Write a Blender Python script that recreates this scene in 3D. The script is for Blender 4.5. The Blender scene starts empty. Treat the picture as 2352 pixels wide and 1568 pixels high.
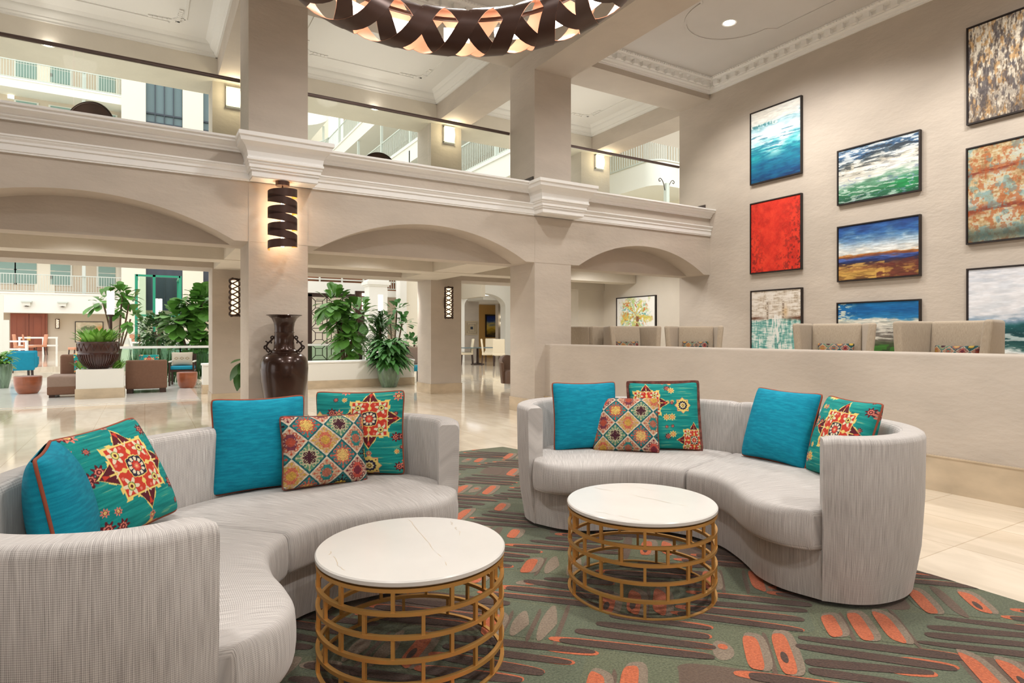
import bpy, bmesh, math, random
import numpy as np
from mathutils import Vector, Matrix

PI = math.pi
rnd = random.Random(11)
SC = bpy.context.scene
COL = SC.collection

# ---------------------------------------------------------------- camera frame
F_PX, CX, CY, EYE = 1406.0, 1176.0, 769.0, 1.30
YAW = math.radians(30.95)
SN, CS = math.sin(YAW), math.cos(YAW)

def cw(u, d):
    """metres right of / ahead of the viewpoint -> room coordinates"""
    return (u * CS + d * SN, -u * SN + d * CS)

def on_y(px, py, Y):
    t = (px - CX) / F_PX
    d = Y / (CS - t * SN)
    return Vector(((SN + t * CS) * d, Y, EYE + (CY - py) / F_PX * d))

def on_x(px, py, X):
    t = (px - CX) / F_PX
    d = X / (SN + t * CS)
    return Vector((X, (CS - t * SN) * d, EYE + (CY - py) / F_PX * d))

def on_z(px, py, z=0.0):
    d = F_PX * (EYE - z) / (py - CY)
    x, y = cw((px - CX) / F_PX * d, d)
    return Vector((x, y, z))

def at_d(px, py, d):
    x, y = cw((px - CX) / F_PX * d, d)
    return Vector((x, y, EYE + (CY - py) / F_PX * d))

cam_d = bpy.data.cameras.new('camera')
cam = bpy.data.objects.new('camera', cam_d)
COL.objects.link(cam)
cam.location = (0, 0, EYE)
cam.rotation_euler = (PI / 2, 0, -YAW)
cam_d.sensor_width = 36
cam_d.lens = F_PX / 2352 * 36
cam_d.shift_y = -15 / 2352
cam_d.clip_start = 0.05
cam_d.clip_end = 300
SC.camera = cam
SC.view_settings.view_transform = 'Standard'
SC.view_settings.look = 'None'
SC.view_settings.gamma = 1
SC.view_settings.exposure = 0.0

# ---------------------------------------------------------------- colours and materials
def lin(c):
    return tuple((x / 12.92 if x <= 0.04045 else ((x + 0.055) / 1.055) ** 2.4) for x in c)

def S(r, g, b):
    return lin((r / 255, g / 255, b / 255))

def new_mat(name):
    m = bpy.data.materials.new(name)
    m.use_nodes = True
    nt = m.node_tree
    b = nt.nodes['Principled BSDF']
    return m, nt, b

def mat(name, col, rough=0.6, metal=0.0, var=0.0, vscale=4.0, bump=0.0, bscale=60.0, coat=0.0, stretch=None, spec=None, vdetail=4):
    m, nt, b = new_mat(name)
    b.inputs['Base Color'].default_value = (*col, 1)
    b.inputs['Roughness'].default_value = rough
    b.inputs['Metallic'].default_value = metal
    if coat:
        b.inputs['Coat Weight'].default_value = coat
        b.inputs['Coat Roughness'].default_value = 0.08
    if spec is not None:
        b.inputs['Specular IOR Level'].default_value = spec
    N, L = nt.nodes.new, nt.links.new
    if var or bump:
        tc = N('ShaderNodeTexCoord')
        mp = N('ShaderNodeMapping')
        L(tc.outputs['Object'], mp.inputs['Vector'])
        if stretch:
            mp.inputs['Scale'].default_value = stretch
    if var:
        n = N('ShaderNodeTexNoise')
        n.inputs['Scale'].default_value = vscale
        n.inputs['Detail'].default_value = vdetail
        L(mp.outputs['Vector'], n.inputs['Vector'])
        r = N('ShaderNodeValToRGB')
        r.color_ramp.elements[0].position = 0.3
        r.color_ramp.elements[1].position = 0.7
        r.color_ramp.elements[0].color = (*[max(0, c * (1 - var)) for c in col], 1)
        r.color_ramp.elements[1].color = (*[min(1, c * (1 + var)) for c in col], 1)
        L(n.outputs['Fac'], r.inputs['Fac'])
        L(r.outputs['Color'], b.inputs['Base Color'])
    if bump:
        n2 = N('ShaderNodeTexNoise')
        n2.inputs['Scale'].default_value = bscale
        n2.inputs['Detail'].default_value = 4
        L(mp.outputs['Vector'], n2.inputs['Vector'])
        bp = N('ShaderNodeBump')
        bp.inputs['Strength'].default_value = bump
        bp.inputs['Distance'].default_value = 0.02
        L(n2.outputs['Fac'], bp.inputs['Height'])
        L(bp.outputs['Normal'], b.inputs['Normal'])
    return m

def emit(name, col, strength, base=None):
    m, nt, b = new_mat(name)
    b.inputs['Base Color'].default_value = (*(base or col), 1)
    b.inputs['Emission Color'].default_value = (*col, 1)
    b.inputs['Emission Strength'].default_value = strength
    b.inputs['Roughness'].default_value = 0.5
    return m

def glass(name, tint, gloss=0.08, opac=0.0):
    m = bpy.data.materials.new(name)
    m.use_nodes = True
    nt = m.node_tree
    nt.nodes.clear()
    N, L = nt.nodes.new, nt.links.new
    out = N('ShaderNodeOutputMaterial')
    tr = N('ShaderNodeBsdfTransparent')
    tr.inputs['Color'].default_value = (*tint, 1)
    gl = N('ShaderNodeBsdfGlossy')
    gl.inputs['Roughness'].default_value = 0.03
    fr = N('ShaderNodeFresnel')
    fr.inputs['IOR'].default_value = 1.35
    mx = N('ShaderNodeMixShader')
    mul = N('ShaderNodeMath'); mul.operation = 'MULTIPLY'
    mul.inputs[1].default_value = gloss * 8
    L(fr.outputs['Fac'], mul.inputs[0])
    L(mul.outputs[0], mx.inputs['Fac'])
    L(tr.outputs[0], mx.inputs[1])
    L(gl.outputs[0], mx.inputs[2])
    L(mx.outputs[0], out.inputs['Surface'])
    return m

def attr_mat(name, rough=0.75, bump=0.0, bscale=300.0, stretch=(1, 1, 1), fiber=0.0, spec=0.3):
    m, nt, b = new_mat(name)
    N, L = nt.nodes.new, nt.links.new
    a = N('ShaderNodeAttribute'); a.attribute_name = 'Col'
    b.inputs['Roughness'].default_value = rough
    b.inputs['Specular IOR Level'].default_value = spec
    tc = N('ShaderNodeTexCoord'); mp = N('ShaderNodeMapping')
    mp.inputs['Scale'].default_value = stretch
    L(tc.outputs['Object'], mp.inputs['Vector'])
    n = N('ShaderNodeTexNoise'); n.inputs['Scale'].default_value = bscale; n.inputs['Detail'].default_value = 3
    L(mp.outputs['Vector'], n.inputs['Vector'])
    if fiber:
        mr = N('ShaderNodeMapRange')
        mr.inputs['From Min'].default_value = 0.3; mr.inputs['From Max'].default_value = 0.7
        mr.inputs['To Min'].default_value = 1 - fiber; mr.inputs['To Max'].default_value = 1 + fiber
        L(n.outputs['Fac'], mr.inputs['Value'])
        vm = N('ShaderNodeVectorMath'); vm.operation = 'SCALE'
        L(a.outputs['Color'], vm.inputs[0]); L(mr.outputs[0], vm.inputs['Scale'])
        L(vm.outputs[0], b.inputs['Base Color'])
    else:
        L(a.outputs['Color'], b.inputs['Base Color'])
    if bump:
        bp = N('ShaderNodeBump'); bp.inputs['Strength'].default_value = bump; bp.inputs['Distance'].default_value = 0.004
        L(n.outputs['Fac'], bp.inputs['Height']); L(bp.outputs['Normal'], b.inputs['Normal'])
    return m

# ---------------------------------------------------------------- objects
def tag(o, label=None, cat=None, group=None, kind=None):
    if label: o['label'] = label
    if cat: o['category'] = cat
    if group: o['group'] = group
    if kind: o['kind'] = kind
    return o

def thing(name, label, cat, loc=(0, 0, 0), rz=0.0, group=None, rot=None):
    o = bpy.data.objects.new(name, None)
    o.empty_display_size = 0.1
    COL.objects.link(o)
    o.location = loc
    o.rotation_euler = rot if rot else (0, 0, rz)
    return tag(o, label, cat, group)

def kids(o):
    return [c for c in bpy.data.objects if c.parent == o]

def dup(root, loc, rz=None, label=None, group=None):
    r = root.copy(); COL.objects.link(r)
    r.location = loc
    if rz is not None: r.rotation_euler = (0, 0, rz)
    if label: r['label'] = label
    if group: r['group'] = group
    for ch in kids(root):
        c = ch.copy(); COL.objects.link(c); c.parent = r
        for g in kids(ch):
            d = g.copy(); COL.objects.link(d); d.parent = c
    return r

class MB:
    def __init__(s):
        s.v, s.f, s.m = [], [], []
        s.uv = None
    def add(s, vs, fs, mi=0):
        o = len(s.v)
        s.v.extend([tuple(p) for p in vs])
        s.f.extend([tuple(i + o for i in f) for f in fs])
        s.m.extend([mi] * len(fs))
        return s
    def box(s, a, b, mi=0):
        x0, y0, z0 = a; x1, y1, z1 = b
        return s.add([(x0, y0, z0), (x1, y0, z0), (x1, y1, z0), (x0, y1, z0), (x0, y0, z1), (x1, y0, z1), (x1, y1, z1), (x0, y1, z1)],
                     [(0, 3, 2, 1), (4, 5, 6, 7), (0, 1, 5, 4), (1, 2, 6, 5), (2, 3, 7, 6), (3, 0, 4, 7)], mi)
    def bar(s, p, q, w, h=None, mi=0, up=(0, 0, 1)):
        """rectangular bar from p to q, w sideways and h along up"""
        h = h or w
        p, q = Vector(p), Vector(q)
        d = (q - p).normalized()
        sd = d.cross(Vector(up))
        if sd.length < 1e-5: sd = d.cross(Vector((1, 0, 0)))
        sd.normalize(); uu = sd.cross(d)
        vs = []
        for c in (p, q):
            for a, b in ((-1, -1), (1, -1), (1, 1), (-1, 1)):
                vs.append(c + sd * (a * w / 2) + uu * (b * h / 2))
        return s.add(vs, [(0, 1, 2, 3), (7, 6, 5, 4), (0, 4, 5, 1), (1, 5, 6, 2), (2, 6, 7, 3), (3, 7, 4, 0)], mi)
    def loops(s, rings, closed_ring=True, cap0=True, cap1=True, mi=0, closed_path=False):
        n = len(rings[0]); vs = [p for r in rings for p in r]; fs = []
        R = len(rings)
        for i in range(R if closed_path else R - 1):
            a, b = i * n, ((i + 1) % R) * n
            for j in range(n if closed_ring else n - 1):
                k = (j + 1) % n
                fs.append((a + j, a + k, b + k, b + j))
        if closed_ring and not closed_path:
            if cap0: fs.append(tuple(range(n - 1, -1, -1)))
            if cap1: fs.append(tuple(range((R - 1) * n, R * n)))
        return s.add(vs, fs, mi)
    def tube(s, path, r, n=8, mi=0, closed=False):
        P = [Vector(p) for p in path]; rings = []; prev = None
        for i, p in enumerate(P):
            if closed: t = (P[(i + 1) % len(P)] - P[i - 1])
            else: t = P[min(i + 1, len(P) - 1)] - P[max(i - 1, 0)]
            t.normalize()
            ref = prev if prev is not None else (Vector((0, 0, 1)) if abs(t.z) < 0.9 else Vector((1, 0, 0)))
            a = ref - t * ref.dot(t); a.normalize(); b = t.cross(a); prev = a
            rr = r[i] if isinstance(r, (list, tuple)) else r
            rings.append([p + a * (math.cos(k * 2 * PI / n) * rr) + b * (math.sin(k * 2 * PI / n) * rr) for k in range(n)])
        return s.loops(rings, mi=mi, closed_path=closed)
    def lathe(s, prof, n=32, c=(0, 0, 0), mi=0, cap=True):
        rings = [[(c[0] + r * math.cos(k * 2 * PI / n), c[1] + r * math.sin(k * 2 * PI / n), c[2] + z) for k in range(n)] for r, z in prof]
        return s.loops(rings, mi=mi, cap0=cap, cap1=cap)
    def prism(s, poly, z0, z1, mi=0):
        n = len(poly)
        vs = [(x, y, z0) for x, y in poly] + [(x, y, z1) for x, y in poly]
        fs = [tuple(range(n - 1, -1, -1)), tuple(range(n, 2 * n))] + [(i, (i + 1) % n, n + (i + 1) % n, n + i) for i in range(n)]
        return s.add(vs, fs, mi)
    def ex_x(s, prof, x0, x1, mi=0):
        """profile in (y, z) run along x"""
        n = len(prof)
        vs = [(x0, y, z) for y, z in prof] + [(x1, y, z) for y, z in prof]
        fs = [tuple(range(n)), tuple(range(2 * n - 1, n - 1, -1))] + [(n + i, n + (i + 1) % n, (i + 1) % n, i) for i in range(n)]
        return s.add(vs, fs, mi)
    def ex_y(s, prof, y0, y1, mi=0):
        n = len(prof)
        vs = [(x, y0, z) for x, z in prof] + [(x, y1, z) for x, z in prof]
        fs = [tuple(range(n)), tuple(range(2 * n - 1, n - 1, -1))] + [(n + i, n + (i + 1) % n, (i + 1) % n, i) for i in range(n)]
        return s.add(vs, fs, mi)
    def build(s, name, mats, parent=None, smooth=None, bevel=0.0, loc=None, rz=None, seg=2):
        me = bpy.data.meshes.new(name)
        me.from_pydata(s.v, [], s.f)
        bm = bmesh.new(); bm.from_mesh(me)
        bmesh.ops.recalc_face_normals(bm, faces=bm.faces)
        bm.to_mesh(me); bm.free()
        mats = mats if isinstance(mats, (list, tuple)) else [mats]
        for m in mats: me.materials.append(m)
        if len(mats) > 1: me.polygons.foreach_set('material_index', s.m)
        if smooth is not None:
            me.polygons.foreach_set('use_smooth', [True] * len(me.polygons))
            if smooth < 179: me.set_sharp_from_angle(angle=math.radians(smooth))
        if s.uv is not None:
            vi = np.zeros(len(me.loops), np.int32); me.loops.foreach_get('vertex_index', vi)
            ul = me.uv_layers.new(name='UVMap'); ul.data.foreach_set('uv', np.array(s.uv, np.float32)[vi].reshape(-1))
        o = bpy.data.objects.new(name, me); COL.objects.link(o)
        if parent: o.parent = parent
        if loc: o.location = loc
        if rz is not None: o.rotation_euler = (0, 0, rz)
        if bevel:
            md = o.modifiers.new('bevel', 'BEVEL'); md.width = bevel; md.segments = seg
            md.limit_method = 'ANGLE'; md.angle_limit = math.radians(40)
        return o

def struct(name, mb, m, label=None, **k):
    o = mb.build(name, m, **k)
    o['kind'] = 'structure'
    if label: o['label'] = label
    return o

def spline(pts, n):
    """Catmull-Rom through pts, n samples spaced evenly along the length"""
    P = [np.array(p, float) for p in pts]
    P = [2 * P[0] - P[1]] + P + [2 * P[-1] - P[-2]]
    out = []
    for i in range(1, len(P) - 2):
        for t in np.linspace(0, 1, 24, endpoint=False):
            a, b, c, d = P[i - 1], P[i], P[i + 1], P[i + 2]
            out.append(0.5 * ((2 * b) + (c - a) * t + (2 * a - 5 * b + 4 * c - d) * t * t + (-a + 3 * b - 3 * c + d) * t ** 3))
    out.append(P[-2]); out = np.array(out)
    L = np.r_[0, np.cumsum(np.linalg.norm(np.diff(out, axis=0), axis=1))]
    q = np.linspace(0, L[-1], n)
    return np.stack([np.interp(q, L, out[:, k]) for k in range(out.shape[1])], 1)

def rbox(L, W, H, r, nx=12, ny=8, nz=4):
    """rounded box around the origin: vertices and quads"""
    def axis(l, n):
        h = l / 2; c = [-h, -h + r * 0.3, -h + r * 0.65, -h + r]
        mid = list(np.linspace(-h + r, h - r, n + 1))[1:-1]
        return c + mid + [-x for x in reversed(c)]
    X, Y, Z = axis(L, nx), axis(W, ny), axis(H, nz)
    idx, vs, fs = {}, [], []
    def vid(i, j, k):
        key = (i, j, k)
        if key not in idx:
            p = np.array([X[i], Y[j], Z[k]])
            q = np.clip(p, [-L / 2 + r, -W / 2 + r, -H / 2 + r], [L / 2 - r, W / 2 - r, H / 2 - r])
            d = p - q; l = np.linalg.norm(d)
            idx[key] = len(vs); vs.append(q + (d / l * r if l > 1e-9 else 0))
        return idx[key]
    a, b, c = len(X) - 1, len(Y) - 1, len(Z) - 1
    for i in range(a):
        for j in range(b):
            fs.append((vid(i, j, 0), vid(i, j + 1, 0), vid(i + 1, j + 1, 0), vid(i + 1, j, 0)))
            fs.append((vid(i, j, c), vid(i + 1, j, c), vid(i + 1, j + 1, c), vid(i, j + 1, c)))
    for i in range(a):
        for k in range(c):
            fs.append((vid(i, 0, k), vid(i + 1, 0, k), vid(i + 1, 0, k + 1), vid(i, 0, k + 1)))
            fs.append((vid(i, b, k), vid(i, b, k + 1), vid(i + 1, b, k + 1), vid(i + 1, b, k)))
    for j in range(b):
        for k in range(c):
            fs.append((vid(0, j, k), vid(0, j, k + 1), vid(0, j + 1, k + 1), vid(0, j + 1, k)))
            fs.append((vid(a, j, k), vid(a, j + 1, k), vid(a, j + 1, k + 1), vid(a, j, k + 1)))
    return np.array(vs), fs

def helix_ribbon(mb, path_fn, t0, t1, n, half_w, thick_vec_fn, thick, mi_out=0, mi_in=1):
    """band: path_fn(t, s) gives the outer surface point for s in -1..1, thick_vec_fn(t, s) points inward"""
    vs = []; fs = []; ms = []
    for i in range(n + 1):
        t = t0 + (t1 - t0) * i / n
        for sgn in (-1, 1):
            p = Vector(path_fn(t, sgn)); q = p + Vector(thick_vec_fn(t, sgn)) * thick
            vs += [p, q]
    for i in range(n):
        a, b = 4 * i, 4 * i + 4
        fs += [(a, a + 2, b + 2, b), (a + 1, b + 1, b + 3, a + 3), (a, b, b + 1, a + 1), (a + 2, a + 3, b + 3, b + 2)]
        ms += [mi_out, mi_in, mi_in, mi_in]
    o = len(mb.v)
    mb.v.extend([tuple(p) for p in vs]); mb.f.extend([tuple(k + o for k in f) for f in fs]); mb.m.extend(ms)

# ---------------------------------------------------------------- painted surfaces
def vnoise(ny, nx, fy, fx, seed):
    g = np.random.default_rng(seed).random((int(fy) + 2, int(fx) + 2))
    y = np.linspace(0, fy, ny); x = np.linspace(0, fx, nx)
    yi = np.minimum(y.astype(int), int(fy)); xi = np.minimum(x.astype(int), int(fx))
    ty = y - yi; tx = x - xi
    ty = (ty * ty * (3 - 2 * ty))[:, None]; tx = (tx * tx * (3 - 2 * tx))[None, :]
    a = g[np.ix_(yi, xi)]; b = g[np.ix_(yi, xi + 1)]; c = g[np.ix_(yi + 1, xi)]; d = g[np.ix_(yi + 1, xi + 1)]
    return (a * (1 - tx) + b * tx) * (1 - ty) + (c * (1 - tx) + d * tx) * ty

def fbm(ny, nx, fy, fx, seed, octv=5, gain=0.55):
    o = np.zeros((ny, nx)); amp = 1; tot = 0
    for k in range(octv):
        o += amp * vnoise(ny, nx, fy * 2 ** k, fx * 2 ** k, seed * 31 + k); tot += amp; amp *= gain
    return np.clip((o / tot - 0.5) * 1.8 + 0.5, 0, 1)

def ramp(t, stops):
    p = [s[0] for s in stops]
    return np.stack([np.interp(t, p, [s[1][k] / 255 for s in stops]) for k in range(3)], -1)

def mixc(a, b, f):
    if not isinstance(b, np.ndarray): b = np.array(b) / 255
    f = np.clip(f, 0, 1)[..., None]
    return a * (1 - f) + b * f

def lin_np(c):
    c = np.clip(c, 0, 1)
    return np.where(c <= 0.04045, c / 12.92, ((c + 0.055) / 1.055) ** 2.4)

def grid_object(name, P, rgb, m, parent, smooth=True):
    """P: (ny, nx, 3) points, rgb (ny, nx, 3) sRGB"""
    ny, nx = P.shape[:2]
    me = bpy.data.meshes.new(name)
    i = np.arange(ny * nx).reshape(ny, nx)
    q = np.stack([i[:-1, :-1], i[:-1, 1:], i[1:, 1:], i[1:, :-1]], -1).reshape(-1, 4)
    me.vertices.add(ny * nx); me.vertices.foreach_set('co', P.reshape(-1).astype(np.float32))
    me.loops.add(q.size); me.loops.foreach_set('vertex_index', q.reshape(-1).astype(np.int32))
    me.polygons.add(len(q)); me.polygons.foreach_set('loop_start', np.arange(0, q.size, 4, dtype=np.int32))
    me.update(calc_edges=True)
    me.polygons.foreach_set('use_smooth', [smooth] * len(q))
    a = me.color_attributes.new('Col', 'FLOAT_COLOR', 'POINT')
    c = np.ones((ny * nx, 4), np.float32); c[:, :3] = lin_np(rgb).reshape(-1, 3)
    a.data.foreach_set('color', c.reshape(-1))
    me.materials.append(m)
    o = bpy.data.objects.new(name, me); COL.objects.link(o)
    if parent: o.parent = parent
    return o
# ---------------------------------------------------------------- materials
M = {}
M['plaster'] = mat('warm_plaster', S(191, 180, 167), 0.75, var=0.06, vscale=1.6, bump=0.25, bscale=9, stretch=(1, 1, 2.2))
M['plaster_pale'] = mat('pale_plaster', S(214, 206, 192), 0.75, var=0.04, vscale=2.0, bump=0.15, bscale=14)
M['trim'] = mat('white_trim_paint', S(240, 239, 236), 0.5)
M['ceil'] = mat('ceiling_paint', S(206, 202, 198), 0.8, var=0.02, vscale=2)
M['ceil_white'] = mat('white_ceiling_paint', S(228, 226, 220), 0.8)
M['stone_tile'] = mat('travertine_base', S(196, 178, 152), 0.25, var=0.14, vscale=3.0, stretch=(1, 1, 2))
M['white_wall'] = mat('white_wall_paint', S(236, 234, 226), 0.7)
M['cream_wall'] = mat('cream_wall_paint', S(240, 232, 214), 0.7)
M['beige_wall'] = mat('beige_wall_paint', S(208, 193, 172), 0.7)
M['window_dark'] = mat('dark_window_glass', S(52, 60, 72), 0.15)
M['window_blue'] = mat('blue_grey_glass', S(104, 124, 130), 0.2)
M['window_pane'] = mat('pale_teal_glass', S(132, 160, 150), 0.25)
M['frame_white'] = mat('white_frame_paint', S(226, 226, 216), 0.5)
M['rail_metal'] = mat('painted_rail', S(206, 212, 204), 0.5)
M['bronze_rail'] = mat('bronze_handrail', S(122, 108, 106), 0.28, metal=0.8)
M['glass'] = glass('clear_glass', (0.96, 0.985, 0.965), 0.02)
M['glass_green'] = glass('green_glass', (0.72, 0.88, 0.80), 0.10)
M['brown_door'] = mat('mahogany_door', S(146, 74, 44), 0.35, var=0.12, vscale=2, stretch=(1, 1, .3))
M['dark_plinth'] = mat('dark_plinth', S(64, 54, 50), 0.5)

def floor_mat():
    m, nt, b = new_mat('polished_marble_floor')
    N, L = nt.nodes.new, nt.links.new
    tc = N('ShaderNodeTexCoord')
    mp = N('ShaderNodeMapping'); L(tc.outputs['Object'], mp.inputs['Vector'])
    br = N('ShaderNodeTexBrick')
    br.offset = 0.0; br.inputs['Scale'].default_value = 1.0
    br.inputs['Brick Width'].default_value = 0.61; br.inputs['Row Height'].default_value = 0.61
    br.inputs['Mortar Size'].default_value = 0.004; br.inputs['Mortar Smooth'].default_value = 0.2
    br.inputs['Color1'].default_value = (*S(234, 222, 203), 1)
    br.inputs['Color2'].default_value = (*S(228, 214, 193), 1)
    br.inputs['Mortar'].default_value = (*S(204, 188, 164), 1)
    L(mp.outputs['Vector'], br.inputs['Vector'])
    n = N('ShaderNodeTexNoise'); n.inputs['Scale'].default_value = 1.7; n.inputs['Detail'].default_value = 8; n.inputs['Distortion'].default_value = 1.2
    mp2 = N('ShaderNodeMapping'); mp2.inputs['Scale'].default_value = (2.5, 0.8, 1); L(tc.outputs['Object'], mp2.inputs['Vector'])
    L(mp2.outputs['Vector'], n.inputs['Vector'])
    r = N('ShaderNodeValToRGB')
    r.color_ramp.elements[0].position = 0.32; r.color_ramp.elements[1].position = 0.68
    r.color_ramp.elements[0].color = (0.84, 0.815, 0.78, 1); r.color_ramp.elements[1].color = (1.06, 1.05, 1.04, 1)
    L(n.outputs['Fac'], r.inputs['Fac'])
    mx = N('ShaderNodeMix'); mx.data_type = 'RGBA'; mx.blend_type = 'MULTIPLY'; mx.inputs[0].default_value = 0.8
    L(br.outputs['Color'], mx.inputs[6]); L(r.outputs['Color'], mx.inputs[7])
    L(mx.outputs[2], b.inputs['Base Color'])
    b.inputs['Roughness'].default_value = 0.07
    b.inputs['IOR'].default_value = 2.3
    n3 = N('ShaderNodeTexNoise'); n3.inputs['Scale'].default_value = 1.1; n3.inputs['Detail'].default_value = 1
    L(tc.outputs['Object'], n3.inputs['Vector'])
    bp = N('ShaderNodeBump'); bp.inputs['Strength'].default_value = 0.05; bp.inputs['Distance'].default_value = 0.02
    L(n3.outputs['Fac'], bp.inputs['Height']); L(bp.outputs['Normal'], b.inputs['Normal'])
    return m
M['floor'] = floor_mat()
M['floor_white'] = mat('white_terrazzo_floor', S(230, 227, 220), .12, var=.05, vscale=5)

# ---------------------------------------------------------------- key planes of the lobby
YF, YT, YB = 8.40, 8.85, 9.18          # arcade face, recessed lintel, back of the columns
CX1, CX2, CX0 = (1.131, 1.863), (5.470, 6.205), (-3.21, -2.47)
XW = 9.61                               # painting wall
YI, YI2 = 12.45, 13.25                  # inner row of columns
SPR, APEX = 2.49, 2.93
ZS, ZL = 3.55, 3.76                     # balcony floor, ledge top
ZB, ZBF, ZC = 5.65, 5.96, 6.27          # cross beams, arcade beam, ceiling

struct('floor', MB().box((-26, -4, -0.2), (30, 52, 0)), M['floor'])
struct('floor_atrium', MB().box((-20, 13.9, 0), (.95, 23.2, .006)).box((-20, 13.6, 0), (.95, 13.75, .006)), M['floor_white'])

# painting wall and its continuation beside the walkway
struct('wall_right', MB().box((XW, -4, 0), (XW + 0.25, YB + 0.02, 6.7)), M['plaster'])
w = MB().box((XW + 0.22, YB, 0), (XW + 0.5, 11.95, 3.0))
struct('wall_walkway', w, M['plaster_pale'])
pil = MB().box((9.05, 11.95, 0), (10.4, 12.7, 2.9)).box((8.0, 11.9, 2.40), (10.4, 12.75, 2.95))
struct('wall_pillar', pil, M['plaster_pale'])

# lower columns continue up as the balcony columns
for i, (a, b) in enumerate((CX0, CX1, CX2)):
    struct('column', MB().box((a, YF, 0), (b, YB, ZC + 0.2)), M['plaster'])
    struct('baseboard_column', MB().box((a - 0.014, YF - 0.014, 0), (b + 0.014, YB + 0.014, 0.235)), M['stone_tile'], bevel=0.004)

# arcade wall with three segmental arches
def arch_curve(a, b, n=40):
    """points from left spring to right spring"""
    h = APEX - SPR; c = (b - a) / 2; R = (c * c + h * h) / (2 * h); xc = (a + b) / 2; zc = APEX - R
    th = math.asin(c / R)
    return [(xc + R * math.sin(t), zc + R * math.cos(t)) for t in np.linspace(-th, th, n)]

def arcade():
    mb = MB()
    top = ZS
    bays = [(CX0[1], CX1[0]), (CX1[1], CX2[0]), (CX2[1], XW)]
    for x0, x1 in bays:
        s0 = 0.17
        low = [(x0, SPR)] + arch_curve(x0 + s0, x1 - s0) + [(x1, SPR)]
        n = len(low)
        vs = []
        for y in (YF, YT):
            vs += [(x, y, z) for x, z in low] + [(x, y, top) for x, z in low]
        fs = []
        for i in range(n - 1):
            fs.append((i, i + 1, n + i + 1, n + i))
            fs.append((2 * n + i + 1, 2 * n + i, 3 * n + i, 3 * n + i + 1))
            fs.append((i + 1, i, 2 * n + i, 2 * n + i + 1))
        mb.add(vs, fs)
        mb.box((x0, YT, SPR), (x1, YB, top))
        mb.box((x0, YF, top), (x1, YB, ZL - 0.02))
    for a, b in (CX0, CX1, CX2):
        mb.box((a, YF - 0.004, SPR), (b, YF, ZL - 0.02))
    return mb
struct('wall_arcade', arcade(), M['plaster'], smooth=35)

# cornices on the arcade: ledge, lower moulding, column brackets
ledge = [(YF, 3.60), (YF - 0.03, 3.60), (YF - 0.035, 3.625), (YF - 0.06, 3.635), (YF - 0.065, 3.66), (YF - 0.10, 3.69), (YF - 0.135, 3.70), (YF - 0.14, 3.73), (YF - 0.16, 3.735), (YF - 0.16, 3.76), (YF, 3.76)]
ledge += [(YB - 0.02, 3.76), (YB - 0.02, 3.75), (YF, 3.75)]
lower = [(YF, 3.25), (YF - 0.025, 3.25), (YF - 0.025, 3.268), (YF - 0.035, 3.272), (YF - 0.035, 3.345), (YF - 0.05, 3.35), (YF - 0.05, 3.375), (YF - 0.068, 3.40), (YF - 0.068, 3.412), (YF - 0.08, 3.417), (YF - 0.08, 3.435), (YF, 3.442)]
struct('trim_1', MB().ex_x(ledge, -4, XW), M['trim'])
struct('trim_2', MB().ex_x(lower, -4, XW), M['trim'])
def bracket(a, b):
    mb = MB(); rings = []
    lv = [(3.25, .0, .28), (3.262, .0, .28), (3.262, .012, .292), (3.335, .012, .292), (3.335, .03, .31), (3.36, .03, .31), (3.365, .045, .325), (3.40, .045, .325), (3.42, .06, .34), (3.44, .06, .34), (3.45, .075, .36), (3.475, .075, .36),
          (3.48, .065, .35), (3.50, .065, .35), (3.55, .075, .36), (3.60, .10, .39), (3.645, .145, .435), (3.65, .155, .445), (3.70, .165, .455), (3.71, .18, .47), (3.757, .18, .47)]
    for z, e, p in lv:
        rings.append([(a - e, YF, z), (a - e, YF - p, z), (b + e, YF - p, z), (b + e, YF, z)])
    return mb.loops(rings)
struct('trim_3', bracket(CX1[0] + 0.01, CX1[1] + 0.05), M['trim'])
struct('trim_4', bracket(CX2[0] - 0.02, CX2[1] + 0.04), M['trim'])

# balcony slab = walkway ceiling, with its beams
slab = MB().box((-6, YB, 2.98), (14, YI2, ZS))
struct('ceiling_walkway', slab, M['plaster_pale'])
bm_ = MB().box((-6, 10.76, 2.50), (9.82, 11.2, 2.985))
struct('beam', bm_, M['plaster_pale'])
for a, b in (CX1, (4.75, 5.6)):
    struct('beam', MB().box((a - 0.05, YB, 2.508), (b - 0.05, YI - .001, 2.979)), M['plaster_pale'])
struct('beam', MB().box((-8, YI - .008, 2.53), (9.0, YI2, 2.99)), M['plaster'])

IC1, IC2 = (1.06, 1.72), (5.39, 6.13)
for a, b in (IC1, IC2):
    struct('column', MB().box((a, YI, 0), (b, YI2 - 0.03, ZBF)), M['plaster'])
    struct('baseboard_column', MB().box((a - 0.014, YI - 0.014, 0), (b + 0.014, YI2 - 0.016, 0.22)), M['stone_tile'])

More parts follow.
